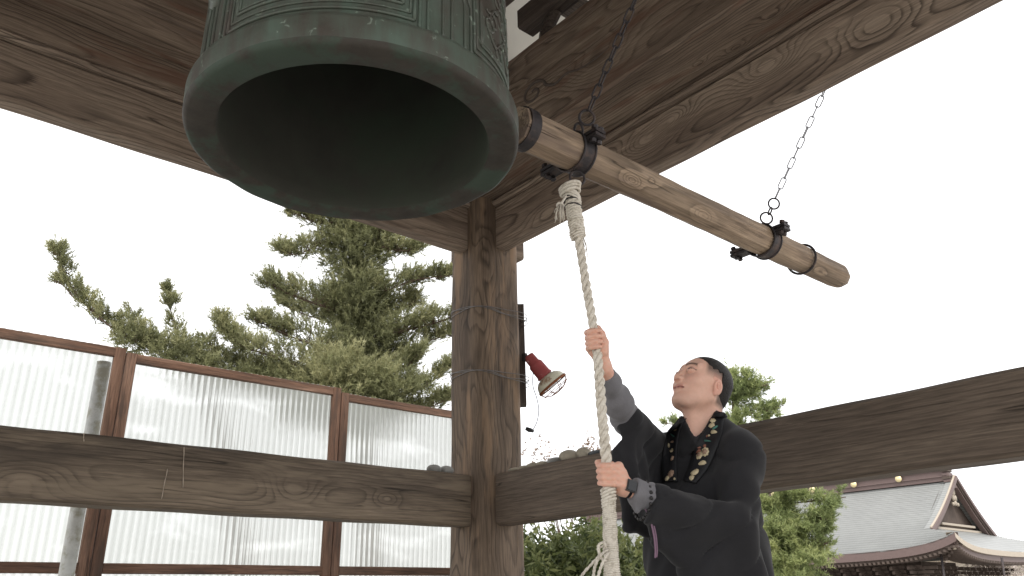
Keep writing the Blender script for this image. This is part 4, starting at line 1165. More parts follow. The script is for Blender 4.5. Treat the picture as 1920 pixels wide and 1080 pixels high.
# legs, feet and straw sandals, below the picture
def legs_sdf(P):
    d = None
    for y in (1.56, 1.77):
        s = smin(seg_d(P, (2.42, y, .3), (2.43, y, .09), .055, .042), seg_d(P, (2.44, y, .055), (2.27, y - .01, .040), .042, .030), .03)
        d = s if d is None else np.minimum(d, s)
    return d
V, F = surf(legs_sdf, (2.18, 1.45, -.02), (2.55, 1.88, .32), .01)
V[:, 2] = np.maximum(V[:, 2], .012)
mesh_np('feet', V, F, M_grey, True, man)

CAMP = Vector((0, 0, .87))
def drape(p, off=.004):
    d = (Vector(p) - CAMP).normalized(); hit = bvh.ray_cast(CAMP, d, 6.0)
    if hit[0] is None: return np.array(p), np.array(-d)
    return np.array(hit[0] + hit[1] * off), np.array(hit[1])
def ribbon(L, R, name, mat, n=26, m=5, off=.006):
    L = interp(L, n); R = interp(R, n); V = []; 
    for a, b_ in zip(L, R):
        for t in np.linspace(0, 1, m):
            p, nn = drape(a + (b_ - a) * t, off); V.append(p)
    V = np.array(V).reshape(n, m, 3)
    for _ in range(3):
        W = V.copy(); W[1:-1] = (V[:-2] + V[1:-1] * 2 + V[2:]) / 4; V = W
    V = V.reshape(-1, 3); F = [(i * m + j, (i + 1) * m + j, (i + 1) * m + j + 1, i * m + j + 1) for i in range(n - 1) for j in range(m - 1)]
    o = mesh_np(name, V, F, mat, True, man)
    s = o.modifiers.new('thick', 'SOLIDIFY'); s.thickness = .006; s.offset = 0
    return o, BVHTree.FromPolygons([Vector(v) for v in V], F)
nb, nb_b = ribbon([(2.228,1.525,1.454), (2.203,1.560,1.396), (2.187,1.584,1.359), (2.177,1.597,1.317), (2.166,1.612,1.266), (2.154,1.628,1.231)],
              [(2.240,1.507,1.434), (2.233,1.517,1.371), (2.220,1.536,1.320), (2.204,1.559,1.273), (2.189,1.581,1.242), (2.176,1.598,1.221)], 'neck_band', M_band)
fb, fb_b = ribbon([(2.152,1.631,1.431), (2.133,1.656,1.400), (2.118,1.675,1.351), (2.112,1.682,1.288), (2.112,1.682,1.231)],
              [(2.168,1.610,1.436), (2.157,1.624,1.401), (2.149,1.635,1.349), (2.143,1.642,1.286), (2.142,1.644,1.229)], 'neck_band', M_band)
nape = interp([(2.284,1.550,1.457), tuple(NB + np.array([.085, -.05, .055])), tuple(NB + np.array([.10, .02, .05])), tuple(NB + np.array([.06, .08, .03])), (2.289,1.714,1.469)], 24)
V, F = tube(nape, .020, 8, flat=.45); mesh_np('neck_band', V, F, M_band, True, man)
def emb(p, r, mat, bv, parent, n=10, petals=0, sx=1.0, rot=0.0, lift=.0045, name='embroidered_motif'):
    d = (Vector(p) - CAMP).normalized(); hit = bv.ray_cast(CAMP, d, 6.0)
    if hit[0] is None: return
    c = hit[0]; nn = hit[1]
    if nn.dot(d) > 0: nn = -nn
    u = nn.cross(Vector((0, 0, 1))).normalized(); v = nn.cross(u)
    c = c + nn * lift; k = n if not petals else petals * 4
    ring = []
    k = k if not petals else petals * 6
    for i in range(k):
        a = 2 * pi * i / k; rr = r * ((.82 + .2 * abs(math.cos(a * petals / 2))) if petals else 1 + .12 * math.sin(a * 3 + rot * 5))
        x, y = rr * math.cos(a) * sx, rr * math.sin(a)
        x, y = x * math.cos(rot) - y * math.sin(rot), x * math.sin(rot) + y * math.cos(rot)
        ring.append((x, y))
    V = [c - nn * .004 + u * x + v * y for x, y in ring] + [c + u * x * .85 + v * y * .85 for x, y in ring] + [c + nn * .0015]
    F = [(i, (i + 1) % k, k + (i + 1) % k, k + i) for i in range(k)] + [(k + i, k + (i + 1) % k, 2 * k) for i in range(k)]
    mesh_np(name, [tuple(x) for x in V], F, mat, True, parent)
P_ = 1.9 / 1000
for (pt, r, mt, pe, sx, ro) in (((2.189,1.581,1.311), 7.5, M_gold, 6, 1, 0), ((2.200,1.566,1.322), 8, M_gold, 8, 1, 0), ((2.200,1.565,1.341), 3, M_redem, 5, 1, 0), ((2.188,1.582,1.327), 4, M_redem, 0, 1.6, .5),
        ((2.192,1.576,1.286), 4, M_gold, 0, 1.9, .2), ((2.176,1.598,1.257), 5, M_gold, 0, 1.7, .7), ((2.169,1.608,1.240), 4, M_gold, 0, 1.4, 1.2), ((2.217,1.541,1.407), 4.5, M_gold, 5, 1.5, .3),
        ((2.220,1.537,1.385), 3.6, M_gold, 0, 2.0, -.3), ((2.220,1.537,1.423), 4.5, M_gold, 6, 1.3, 0), ((2.205,1.558,1.374), 2.2, M_redem, 0, 1.8, 0), ((2.211,1.550,1.374), 1.8, M_gold, 0, 1.3, 0),
        ((2.204,1.560,1.357), 1.2, M_greenem, 0, 9, -.25), ((2.188,1.582,1.341), 1.5, M_redem, 0, 2.5, .2), ((2.223,1.532,1.399), 1.6, M_greenem, 0, 4, .6)):
    emb(pt, r * P_ * 1.15, mt, nb_b, nb, petals=pe, sx=sx * .85, rot=ro, lift=.0065)
for (pt, r, mt) in (((2.189,1.581,1.311), 4, M_tan), ((2.200,1.566,1.322), 5, M_tan)): emb(pt, r * P_ * 1.15, mt, nb_b, nb, petals=6, lift=.0088)
for (pt, r, mt, pe, sx, ro) in (((2.148,1.636,1.408), 2.0, M_gold, 0, 4.5, -.85), ((2.141,1.645,1.383), 1.1, M_greenem, 0, 8, -.6), ((2.127,1.662,1.351), 3.2, M_gold, 0, 1.8, -.5), ((2.137,1.650,1.332), 4.6, M_gold, 5, 1.4, 0),
        ((2.136,1.652,1.307), 4.5, M_tan, 5, 1, 0), ((2.130,1.660,1.257), 7, M_tan, 8, 1, 0), ((2.121,1.670,1.242), 5, M_gold, 6, 1, 0), ((2.136,1.652,1.239), 2.2, M_gold, 0, 1, 0), ((2.139,1.648,1.362), 1.6, M_tan, 0, 3, .1)):
    emb(pt, r * P_ * 1.15, mt, fb_b, fb, petals=pe, sx=sx * .85, rot=ro, lift=.0065)

# --- watch, prayer beads and their cord
wc = WL + (EL - WL) * .035; wa = unit(EL - WL)
mb = MB(); mb.add(*lathe([(.0265, -.011), (.0285, -.011), (.0285, .011), (.0265, .011)], wc, wa, 28)); w_ = mb.build('watch_strap', M_watch, man, True)
wn_ = unit(NX + .35 * ZX - wa * ((NX + .35 * ZX) @ wa)); wt_ = np.cross(wa, wn_)
V, F = box(wc + wn_ * .031, (.034, .030, .010), np.stack([wt_, wa, wn_], 1)); mesh_np('watch_case', V, F, M_bead, parent=w_)
V, F = box(wc + wn_ * .0368, (.029, .025, .004), np.stack([wt_, wa, wn_], 1)); mesh_np('watch_face', V, F, M_watch, parent=w_)
bc = WL + (cA - WL) * .80 + np.array([0, 0, -.002]); rs_ = .0555
ring_pts = circle(bc, wa + np.array([.1, 0, .15]), rs_, 20)
for p in ring_pts:
    V, F = lathe([(.0060 * math.sin(a), -.0060 * math.cos(a)) for a in np.linspace(0, pi, 7)], p, (0, 0, 1), 8); mesh_np('bead', V, F, M_bead, True, man)
for pts in ([(1.888,1.577,1.136), (1.896,1.567,1.100), (1.898,1.558,1.054), (1.894,1.554,1.009), (1.892,1.557,0.987)], [(1.881,1.578,1.131), (1.886,1.564,1.093), (1.890,1.558,1.048), (1.889,1.556,1.009), (1.887,1.558,0.985)]):
    V, F = tube(interp(pts, 20), .0028, 6); mesh_np('bead_cord', V, F, M_purple, True, man)
V, F = lathe([(.007 * math.sin(a), -.007 * math.cos(a)) for a in np.linspace(0, pi, 7)], (1.884,1.574,1.134), (0, 0, 1), 10); mesh_np('parent_bead', V, F, M_steel, True, man)

# ------------------------------------------------------------------ trees
def leaf_cloud(O, Dv, L, nn, ln, wd, spread, up=0.0, rs=None, tint=None):
    """nn narrow leaves round each twig (O origin, Dv direction, L length) -> arrays"""
    m = len(O); rs = rs or np.random
    t = rs.rand(m, nn); base = O[:, None] + Dv[:, None] * (L[:, None] * t)[..., None]
    d = Dv[:, None] * .9 + rs.normal(size=(m, nn, 3)) * spread; d[..., 2] += up
    d /= np.linalg.norm(d, axis=-1)[..., None]
    s = np.cross(d, rs.normal(size=(m, nn, 3))); s /= np.linalg.norm(s, axis=-1)[..., None] + 1e-9
    l = ln * rs.uniform(.7, 1.3, (m, nn, 1)); w = wd * rs.uniform(.7, 1.3, (m, nn, 1))
    A = base - s * w / 2; B = base + s * w / 2; Cc = base + d * l
    V = np.stack([A, B, Cc], 2).reshape(-1, 3); F = np.arange(m * nn * 3).reshape(-1, 3)
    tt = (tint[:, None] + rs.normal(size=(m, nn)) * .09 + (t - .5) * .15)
    tt = np.clip(np.repeat(tt.reshape(-1), 3), 0, 1)
    return V, F, tt
def limb_tree(name, label, group, trunk, tr, limbs, clumps, leaf, nn, ln, wd, spread, up, seed, depth=.35, twig_len=.22, dens=1.0, droop=0.0, dark_core=None):
    rs = np.random.RandomState(seed)
    root = empty(name, tuple(trunk[0]), label, 'tree', group)
    T = interp(trunk, 24); V, F = tube(T, np.linspace(tr[0], tr[1], 24), 10)
    mesh_np('trunk', V, F, M_bark, True, root)
    O = []; Dd = []; LL = []; ti = []
    for pts, w0, w1, n in limbs:
        P = interp(pts, 20); r0 = max(.012, w0 * .055)
        V, F = tube(P, np.linspace(r0, .006, 20), 6); mesh_np('limb', V, F, M_bark, True, root)
        T_ = np.gradient(P, axis=0); T_ /= np.linalg.norm(T_, axis=1)[:, None]
        side = MB()
        n = int(n * dens); tufts = max(3, n // 9)
        tc = rs.rand(tufts) ** .8
        for k in range(tufts):                      # side branchlets, each a tuft of twigs
            s = tc[k]; i = min(19, int(s * 19)); w = (w0 + (w1 - w0) * s) * 1.08
            off = rs.normal(size=3); off -= T_[i] * (off @ T_[i]) * .3; off[2] = abs(off[2]) * .7 * (1 if droop == 0 else -.2) ; off = unit(off)
            c = P[i] + off * w * rs.uniform(.25, 1.0)
            side.add(*tube([P[i], (P[i] + c) / 2 + [0, 0, -.02], c], [.010, .007, .004], 4, cap=False))
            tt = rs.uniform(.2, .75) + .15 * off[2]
            for _ in range(9):
                o = c + rs.normal(size=3) * w * .22; O.append(o)
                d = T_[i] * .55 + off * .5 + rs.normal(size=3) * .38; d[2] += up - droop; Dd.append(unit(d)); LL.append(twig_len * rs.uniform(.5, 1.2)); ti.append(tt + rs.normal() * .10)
        if side.V: side.build('branchlets', M_bark, root)['kind'] = 'stuff'
    for (c, r, n, t0) in clumps:
        n = int(n * dens * 1.3); c = np.array(c); r = np.array(r) * 1.08
        k = max(2, n // 14)
        for _ in range(k):
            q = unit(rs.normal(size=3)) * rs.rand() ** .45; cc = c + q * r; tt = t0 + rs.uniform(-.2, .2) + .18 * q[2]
            for _ in range(14):
                O.append(cc + rs.normal(size=3) * min(r) * .20); d = q * .7 + rs.normal(size=3) * .4; d[2] += up - droop; Dd.append(unit(d)); LL.append(twig_len * rs.uniform(.5, 1.2)); ti.append(tt + rs.normal() * .08)
    O = np.array(O); Dd = np.array(Dd); LL = np.array(LL); ti = np.array(ti)
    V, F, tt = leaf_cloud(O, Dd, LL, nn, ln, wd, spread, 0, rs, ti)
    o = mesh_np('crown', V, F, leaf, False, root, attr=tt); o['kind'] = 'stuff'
    return root
def H(*a): return np.array(a)
_d = 14.0
# the tall conifer seen between the bell and the post
limb_tree('conifer', 'tall bushy conifer rising behind the middle and right fence panels', 'trees round the bell tower',
  [(7.605,12.463,0.772), (7.441,12.562,2.984), (7.250,12.673,5.580), (6.978,12.824,8.049), (6.743,12.950,10.155)], (.24, .06),
  [([(7.008,12.808,7.813), (6.386,12.795,7.485), (5.831,12.728,7.034), (5.346,12.722,6.983)], .42, .12, 260),
   ([(6.954,12.837,8.167), (6.363,12.694,7.831), (5.912,12.690,7.781), (5.661,12.804,7.906)], .40, .12, 230),
   ([(6.879,12.878,8.769), (6.477,12.861,8.323), (6.125,12.811,8.012)], .4, .2, 160),
   ([(7.192,12.706,6.118), (6.329,12.488,6.021), (5.636,12.487,6.098), (5.151,12.587,6.277)], .50, .14, 330),
   ([(7.243,12.677,5.740), (6.937,13.300,6.055), (6.334,13.597,6.241), (5.949,13.770,6.482)], .40, .12, 200),
   ([(7.302,12.643,5.159), (6.111,12.150,5.123), (5.445,12.244,5.259), (4.954,12.343,5.443)], .42, .12, 260),
   ([(7.358,12.611,4.645), (6.050,11.957,4.587), (5.080,11.966,4.743), (4.601,12.159,4.928), (4.316,12.263,5.301)], .40, .09, 330),
   ([(7.024,12.799,7.462), (7.235,12.219,7.404), (7.482,11.833,7.243), (7.824,11.610,7.281)], .42, .12, 250),
   ([(6.966,12.831,7.928), (7.133,12.278,7.743), (7.403,11.882,7.580)], .40, .2, 200),
   ([(7.132,12.739,6.669), (7.250,11.976,6.401), (7.641,11.492,6.559), (8.094,10.929,6.587)], .34, .10, 290),
   ([(7.187,12.708,6.227), (7.524,12.395,6.156), (7.813,12.096,6.243), (7.912,11.791,6.338)], .36, .16, 180),
   ([(7.289,12.650,5.475), (7.444,11.857,5.561), (7.820,11.370,5.662), (8.192,10.856,5.804)], .38, .16, 330),
   ([(7.362,12.608,4.953), (7.605,11.992,5.182), (7.938,11.532,5.418), (8.298,11.027,5.511)], .30, .14, 240),
   ([(7.420,12.574,4.343), (7.558,11.785,4.404), (7.725,11.193,4.480), (7.984,10.762,4.804)], .28, .07, 220),
   ([(7.428,12.569,4.143), (7.647,11.727,4.017), (7.807,11.136,4.098), (8.002,10.748,4.238)], .26, .06, 200),
   ([(7.378,12.598,4.544), (7.304,11.944,4.793), (7.516,11.573,4.844), (7.597,11.280,5.086)], .36, .14, 200),
   ([(7.436,12.565,3.945), (6.356,12.474,4.175), (5.516,12.431,4.418), (5.096,12.609,4.669)], .45, .2, 300)],
  [((6.937,12.619,7.372), (.55, .5, .55), 560, .38), ((7.009,12.579,6.367), (.58, .6, .6), 640, .35), ((7.151,12.499,5.515), (.6, .6, .5), 560, .36), ((6.808,12.689,8.181), (.42, .45, .4), 320, .40),
   ((6.275,11.613,4.435), (.75, .6, .42), 760, .66), ((5.761,12.099,4.201), (.75, .5, .35), 480, .5), ((7.001,11.426,4.341), (.6, .5, .38), 420, .48), ((6.480,11.729,3.865), (1.1, .6, .4), 500, .45)],
  L_conifer, 20, .075, .013, .60, .60, 11, twig_len=.21, dens=2.2)
limb_tree('conifer', 'low conifer with a long curved leader sweeping up at far left, behind the fence', 'trees round the bell tower',
  [(5.443,12.463,0.821), (5.038,12.632,2.806), (4.593,12.801,4.172), (4.311,12.898,4.601)], (.16, .07),
  [([(4.593,12.801,4.172), (3.664,12.785,4.684), (2.915,12.669,4.921), (2.365,12.681,5.306), (2.090,12.730,5.690), (1.891,12.761,6.073)], .34, .08, 560),
   ([(2.296,12.694,5.294), (2.112,12.726,5.476), (1.977,12.748,5.528)], .10, .05, 40),
   ([(3.664,12.785,4.684), (3.357,12.869,5.004), (3.149,12.922,5.417)], .22, .07, 120), ([(3.216,12.699,4.798), (2.966,12.760,5.009), (2.830,12.791,5.182)], .18, .06, 70),
   ([(4.311,12.898,4.601), (3.996,12.895,5.001), (3.773,12.858,5.409), (3.651,12.893,5.883)], .30, .05, 260),
   ([(4.702,12.761,4.636), (4.449,12.640,4.839), (4.344,12.676,5.087)], .22, .06, 90), ([(4.868,12.699,4.558), (4.846,12.493,4.969), (4.772,12.522,5.245)], .18, .06, 80)],
  [((3.892,12.718,4.683), (.55, .4, .26), 380, .42), ((4.454,12.532,4.451), (.7, .4, .30), 480, .45), ((3.288,12.681,4.807), (.4, .3, .18), 190, .5), ((5.043,12.199,4.338), (.6, .4, .3), 420, .5)],
  L_conifer, 18, .066, .012, .60, .65, 12, twig_len=.17, dens=1.25)
# pine to the right of the man, above and below the rail
limb_tree('pine_tree', 'bright green pine with layered tufts behind the man and under the right rail', 'trees round the bell tower',
  [(10.753,7.305,0.313), (10.823,7.201,1.794), (10.856,7.151,2.916), (10.907,7.074,3.936)], (.15, .05),
  [([(10.876,7.121,3.080), (10.475,7.357,3.225), (10.085,7.554,3.398), (9.918,7.771,3.475)], .10, .07, 110),
   ([(10.898,7.087,3.674), (10.899,6.711,3.561), (11.028,6.498,3.623), (11.109,6.358,3.649)], .18, .10, 160),
   ([(10.916,7.060,3.934), (10.865,6.767,3.996), (10.980,6.579,4.000)], .2, .12, 130),
   ([(10.834,7.185,1.949), (10.752,6.570,2.121), (10.842,6.017,2.146), (10.887,5.506,2.154)], .22, .12, 300),
   ([(10.818,7.209,1.717), (10.727,6.609,1.784), (10.786,6.118,1.858), (10.783,5.706,1.880)], .22, .14, 260),
   ([(10.800,7.236,1.336), (10.742,6.586,1.450), (10.794,6.104,1.496), (10.781,5.710,1.598)], .24, .14, 260),
   ([(10.850,7.160,2.185), (10.726,6.611,2.316), (10.715,6.242,2.373)], .2, .12, 130)],
  [((10.661,6.526,2.036), (.30, .3, .2), 420, .6), ((10.483,6.434,1.652), (.35, .3, .2), 460, .55), ((10.699,6.068,1.386), (.40, .3, .18), 420, .65), ((10.765,5.950,1.807), (.30, .25, .14), 300, .6), ((10.901,6.898,3.942), (.32, .25, .22), 340, .5), ((10.895,6.907,4.057), (.30, .25, .22), 300, .55), ((10.803,7.050,4.162), (.2, .2, .18), 150, .5), ((10.891,6.914,3.470), (.42, .3, .10), 260, .62), ((10.983,6.573,3.572), (.18, .2, .10), 110, .6), ((10.762,7.113,3.404), (.3, .2, .15), 200, .5),
   ((10.577,6.472,1.262), (.5, .4, .16), 460, .6), ((10.323,6.502,1.402), (.20, .2, .16), 200, .8), ((10.707,6.254,2.275), (.22, .2, .08), 130, .6), ((10.749,5.771,2.079), (.22, .2, .09), 150, .6), ((10.703,6.261,1.720), (.35, .25, .10), 260, .6), ((10.686,6.290,1.010), (.6, .4, .2), 300, .5)],
  L_pine, 15, .062, .011, .75, .45, 13, twig_len=.10, dens=1.0)
# broadleaf shrub between the post and the man
def shrub(name, label, c, r, n, seed, ln, wd):
    rs = np.random.RandomState(seed); root = empty(name, (c[0], c[1], -.45), label, 'shrub')
    c = np.array(c); r = np.array(r)
    mb = MB()
    for k in range(26):
        q = unit(rs.normal(size=3)); q[2] = abs(q[2]); e = c + q * r * .85
        mb.add(*tube(interp([(c[0] + q[0] * .2, c[1] + q[1] * .2, -.45), c * .5 + e * .5 + [0, 0, -.2], e], 8), np.linspace(.03, .007, 8), 5))
    mb.build('stems', M_bark, root)
    O = []; D = []; T = []
    for k in range(n // 10):
        q = unit(rs.normal(size=3)) * rs.rand() ** .28; q[2] = abs(q[2]) if rs.rand() < .7 else q[2]
        bmp = 1 + .10 * math.sin(q[0] * 9 + seed) * math.sin(q[1] * 8) + .08 * math.sin(q[2] * 11)
        cc = c + q * r * bmp; t = rs.uniform(.15, .8)
        for _ in range(10):
            O.append(cc + rs.normal(size=3) * .07); d = q * .6 + rs.normal(size=3) * .5; d[2] += .1; D.append(unit(d)); T.append(t + rs.normal() * .1)
    O = np.array(O); D = np.array(D); T = np.array(T); m = len(O); nn = 6
    # drooping lance-shaped leaves: two triangles folded on the midrib
    d = D[:, None] * .5 + rs.normal(size=(m, nn, 3)) * .55; d[..., 2] -= .45; d /= np.linalg.norm(d, axis=-1)[..., None]
    s = np.cross(d, rs.normal(size=(m, nn, 3))); s /= np.linalg.norm(s, axis=-1)[..., None]
    L = ln * rs.uniform(.6, 1.3, (m, nn, 1)); w = wd * rs.uniform(.7, 1.2, (m, nn, 1))
    b_ = O[:, None] + D[:, None] * rs.uniform(0, .08, (m, nn, 1))
    V = np.stack([b_, b_ + d * L * .45 - s * w, b_ + d * L, b_ + d * L * .45 + s * w], 2).reshape(-1, 3)
    F = np.arange(m * nn * 4).reshape(-1, 4)
    tt = np.clip(np.repeat((T[:, None] + rs.normal(size=(m, nn)) * .14).reshape(-1), 4), 0, 1)
    o = mesh_np('foliage', V, F, L_shrub, False, root, attr=tt); o['kind'] = 'stuff'
sc_ = (5.120,5.062,0.910)
shrub('shrub', 'dense glossy broadleaf shrub between the post and the man, under the rail', (sc_[0], sc_[1], .40), (1.15, 1.15, 1.05), 7500, 5, .085, .012)
# sparse twigs with small leaves showing over the right rail by the stones
root = empty('bare_shrub', (6.147,6.014,0.767), 'thin twiggy bush just showing over the right rail beside the stones', 'shrub')
rs = np.random.RandomState(9); mb = MB(); O = []; 
for k in range(26):
    b0 = np.array((6.110,6.052,0.768)); t_ = np.array([(6.260,5.897,2.428), (5.798,6.352,2.392), (5.730,6.413,2.211), (6.229,5.930,2.349), (6.191,5.970,2.386)][k % 5]) + rs.normal(size=3) * [.10, .10, .05]
    P = interp([b0, (b0 + t_) / 2 + rs.normal(size=3) * .1, t_], 10); mb.add(*tube(P, np.linspace(.012, .002, 10), 4))
    for _ in range(9): O.append(P[9] + rs.normal(size=3) * [.05, .05, .04])
mb.build('twigs', M_bark, root)
O = np.array(O); D = rs.normal(size=O.shape); D /= np.linalg.norm(D, axis=1)[:, None]
V, F, tt = leaf_cloud(O, D, np.full(len(O), .03), 3, .035, .016, .5, 0, rs, np.full(len(O), .5))
o = mesh_np('leaves', V, F, L_dry, False, root, attr=tt); o['kind'] = 'stuff'

# ------------------------------------------------------------------ the temple hall in the distance
M_rooft = None
def roof_mat():
    m, nt, b, out = new_mat('copper_shingle_roof')
    v = coords(nt, rnd=False)
    n = noise(nt, v, 1.1, 4, .6); n2 = noise(nt, v, 9, 3, .6)
    sx = N(nt, 'ShaderNodeSeparateXYZ'); tcc = N(nt, 'ShaderNodeTexCoord'); nt.links.new(tcc.outputs['Object'], sx.inputs[0])
    crs = ramp(nt, math_n(nt, 'FRACT', math_n(nt, 'MULTIPLY', sx.outputs[2], 9.0)), [(0, (.62,) * 3), (.35, (1,) * 3), (1, (1.04,) * 3)])
    c = mixc(nt, 1.0, mixc(nt, n, (.205, .21, .205), (.30, .305, .295)), crs, 'MULTIPLY'); c = mixc(nt, 1.0, c, mixc(nt, n2, (.88,) * 3, (1.1,) * 3), 'MULTIPLY')
    nt.links.new(c, b.inputs['Base Color']); b.inputs['Roughness'].default_value = .5; b.inputs['Metallic'].default_value = .15
    return m
M_rooft = roof_mat()
M_trim = plain('brown_copper_trim', (.13, .092, .085), rough=.55, metal=.2, var=.15, scale=8)
M_trim2 = plain('pale_edge_trim', (.36, .31, .25), rough=.6, var=.15, scale=8)
M_tdark = plain('old_dark_timber', (.075, .055, .045), rough=.8, var=.35, scale=6)
M_crest = plain('gold_crest', (.72, .60, .34), rough=.4, metal=.3, var=.1)
M_wallb = plain('beige_wall', (.50, .44, .37), rough=.9, var=.08, scale=3)
G = np.array((42.089,15.923,6.781)); ta = unit([-.03, .9995, 0]); tb = np.array([-ta[1], ta[0], 0])
if tb[0] > 0: tb = -tb
hall = empty('temple_hall', (G[0] - 0, G[1] + 8, -.45), 'distant temple hall with sweeping grey hip-and-gable roof and brown eaves at far right', 'temple')
BW, EW, RL = 6.4, 2.0, 24.0
zR = G[2] - .72; zE = float((34.786,18.713,2.470)[2]) + .10
def BS(sd): return 6.4 if sd > 0 else 5.6
def tp(a, b_, z): return np.array([G[0], G[1], 0]) + ta * a + tb * b_ + np.array([0, 0, z])
def slope(t):            # concave sweep, ridge to eave
    return zR - (zR - zE) * (1.42 * t - .42 * t * t)
t1 = .60                 # where the gable foot meets the skirt
def surf_main(side, off=0.0):
    # b from ridge to eave, a from right end to the left
    V = []; rows = 47; cols = 40
    return rows, cols
def main_slope(side):
    rows = 60; mbm = MB(); 
    # shingle courses: each course a thin step
    ncol = 46
    for i in range(rows):
        ta0, ta1 = i / rows, (i + 1) / rows
        V = []
        for t, dz in ((ta0, .0), (ta1, .0), (ta1, -.045)):
            ex = 0 if t <= t1 else -EW * ((t - t1) / (1 - t1)) ** .9
            for c in range(ncol):
                s = (c / (ncol - 1)) ** 1.8; a = ex + s * (RL - ex)
                z = slope(t) + dz + .05
                lift = .62 * max(0, (t - .45) / .55) ** 2 * math.exp(-max(0, a - ex) / 1.25)
                V.append(tp(a, side * t * BS(side), z + lift + (.02 if t == ta1 and dz == 0 else 0)))
        F = [(r * ncol + c, r * ncol + c + 1, (r + 1) * ncol + c + 1, (r + 1) * ncol + c) for r in (0, 1) for c in range(ncol - 1)]
        mbm.add(V, F)
    return mbm
mbm = main_slope(1); mbm.build('roof', M_rooft, hall, False)['kind'] = 'stuff'
mbm = main_slope(-1); mbm.build('roof', M_rooft, hall, False)['kind'] = 'stuff'
# side skirt below the gable
V = []; nr, nc = 14, 41
for r in range(nr):
    s = r / (nr - 1); t = t1 + (1 - t1) * s
    for c in range(nc):
        w = c / (nc - 1) * 2 - 1; b_ = w * t * BS(w)
        a = -EW * s ** .9 - (2.3 * s * (1 - abs(w) ** 6) * .0)
        lift = .62 * max(0, (t - .45) / .55) ** 2 * math.exp(-(1 - abs(w)) * t * BS(w) / 1.25)
        V.append(tp(a, b_, slope(t) + .05 + lift))
F = [(r * nc + c, r * nc + c + 1, (r + 1) * nc + c + 1, (r + 1) * nc + c) for r in range(nr - 1) for c in range(nc - 1)]
mesh_np('side_roof', V, F, M_rooft, True, hall)
# eave fascia (front, side, back)
def eave(pts, mat, h0, h1, inset, nm):
    V = []; n = len(pts)
    for p, nrm in pts:
        for (dz, di) in ((h0, 0), (h1, 0), (h1, inset), (h0, inset)): V.append(p + np.array([0, 0, dz]) - np.array(nrm) * di)
    F = [(i * 4 + q, (i + 1) * 4 + q, (i + 1) * 4 + (q + 1) % 4, i * 4 + (q + 1) % 4) for i in range(n - 1) for q in range(4)]
    mesh_np(nm, V, F, mat, False, hall)
def eave_pts(k):
    out = []
    for c in range(60):
        s = (c / 59) ** 1.8; a = -EW + s * (RL + EW); lift = .62 * math.exp(-(a + EW) / 1.25); out.append((tp(a, BW * k, slope(1) + lift), tb * k))
    return out
eave(eave_pts(1), M_trim, .05, -.30, .35, 'eave_fascia')
eave([(p - n_ * .12, n_) for p, n_ in eave_pts(1)], M_tdark, -.30, -.42, .6, 'eave_underside')
side_pts = []
for c in range(61):
    w = 1 - c / 60 * 2; lift = .62 * math.exp(-(1 - abs(w)) * BW / 1.25); side_pts.append((tp(-EW, w * BS(w), slope(1) + lift), -ta))
eave(side_pts, M_trim2, .05, -.17, .35, 'eave_fascia')
eave([(p + ta * .10, n_) for p, n_ in side_pts], M_trim, -.17, -.40, .5, 'eave_fascia')
# rafters under the eaves
rsn = 0
me_r = MB(); V0, F0 = box((0, 0, 0), (1, 1, 1))
def pc(c, sz, axes):
    R = np.stack(axes, 1); return box(c, sz, R)
rafter_me = None
k = 0
for a in np.arange(-EW + .15, 16, .20):
    lift = .62 * math.exp(-(a + EW) / 1.25)
    V, F = pc(tp(a, BW - .55, slope(1) + lift - .44), (.09, 1.1, .10), (ta, tb, (0, 0, 1))); me_r.add(V, F)
for w in np.arange(-BW + .3, BW, .20):
    lift = .62 * math.exp(-(BW - abs(w)) / 1.25)
    V, F = pc(tp(-EW + .55, w, slope(1) + lift - .46), (1.1, .09, .10), (ta, tb, (0, 0, 1))); me_r.add(V, F)
me_r.build('rafters', M_tdark, hall)['kind'] = 'stuff'
# bracket clusters
br = MB(); rs = np.random.RandomState(4)
for a in np.arange(.4, 15, .75):
    for j in range(4):
        V, F = pc(tp(a, BW - 1.4 - j * .18, zE - .55 - j * .17), (.62 - .08 * j, .16, .12), (ta, tb, (0, 0, 1))); br.add(V, F)
        V, F = pc(tp(a, BW - 1.0 - j * .22, zE - .62 - j * .17), (.12, .7, .12), (ta, tb, (0, 0, 1))); br.add(V, F)
for w in np.arange(-BW + 1.6, BW - 1.2, .75):
    for j in range(3):
        V, F = pc(tp(.35 - .2 * (2 - j), w, zE - .62 - j * .17), (.9, .12, .12), (ta, tb, (0, 0, 1))); br.add(V, F)
br.build('bracket_clusters', M_tdark, hall)['kind'] = 'stuff'
for c in ((.2, BW - 1.2), (.6, -BW + 1.4)):
    V, F = pc(tp(c[0], c[1], (zE - 1.3 - .45) / 2), (.3, .3, zE - 1.3 + .45), (ta, tb, (0, 0, 1))); mesh_np('pillar', V, F, M_tdark, parent=hall)
for j in range(5):                                    # corner nosing tails
    p = tp(-EW + .35 + j * .22, BW - .35 - j * .22, zE + .05 - j * .13)
    V, F = pc(p, (.5, .10, .10), (unit(-ta + tb), unit(ta + tb), (0, 0, 1))); mesh_np('bracket_tail', V, F, M_trim2 if j == 0 else M_tdark, parent=hall)
V, F = pc(tp(10.5, BW - 2.4 - 2, (zE - .32 - .45) / 2), (20, 4, zE - .32 + .45), (ta, tb, (0, 0, 1))); mesh_np('wall', V, F, M_tdark, parent=hall)
V, F = pc(tp(8.5, BW - 1.9, zE - 1.35), (17, .25, .3), (ta, tb, (0, 0, 1))); mesh_np('lintel', V, F, M_tdark, parent=hall)
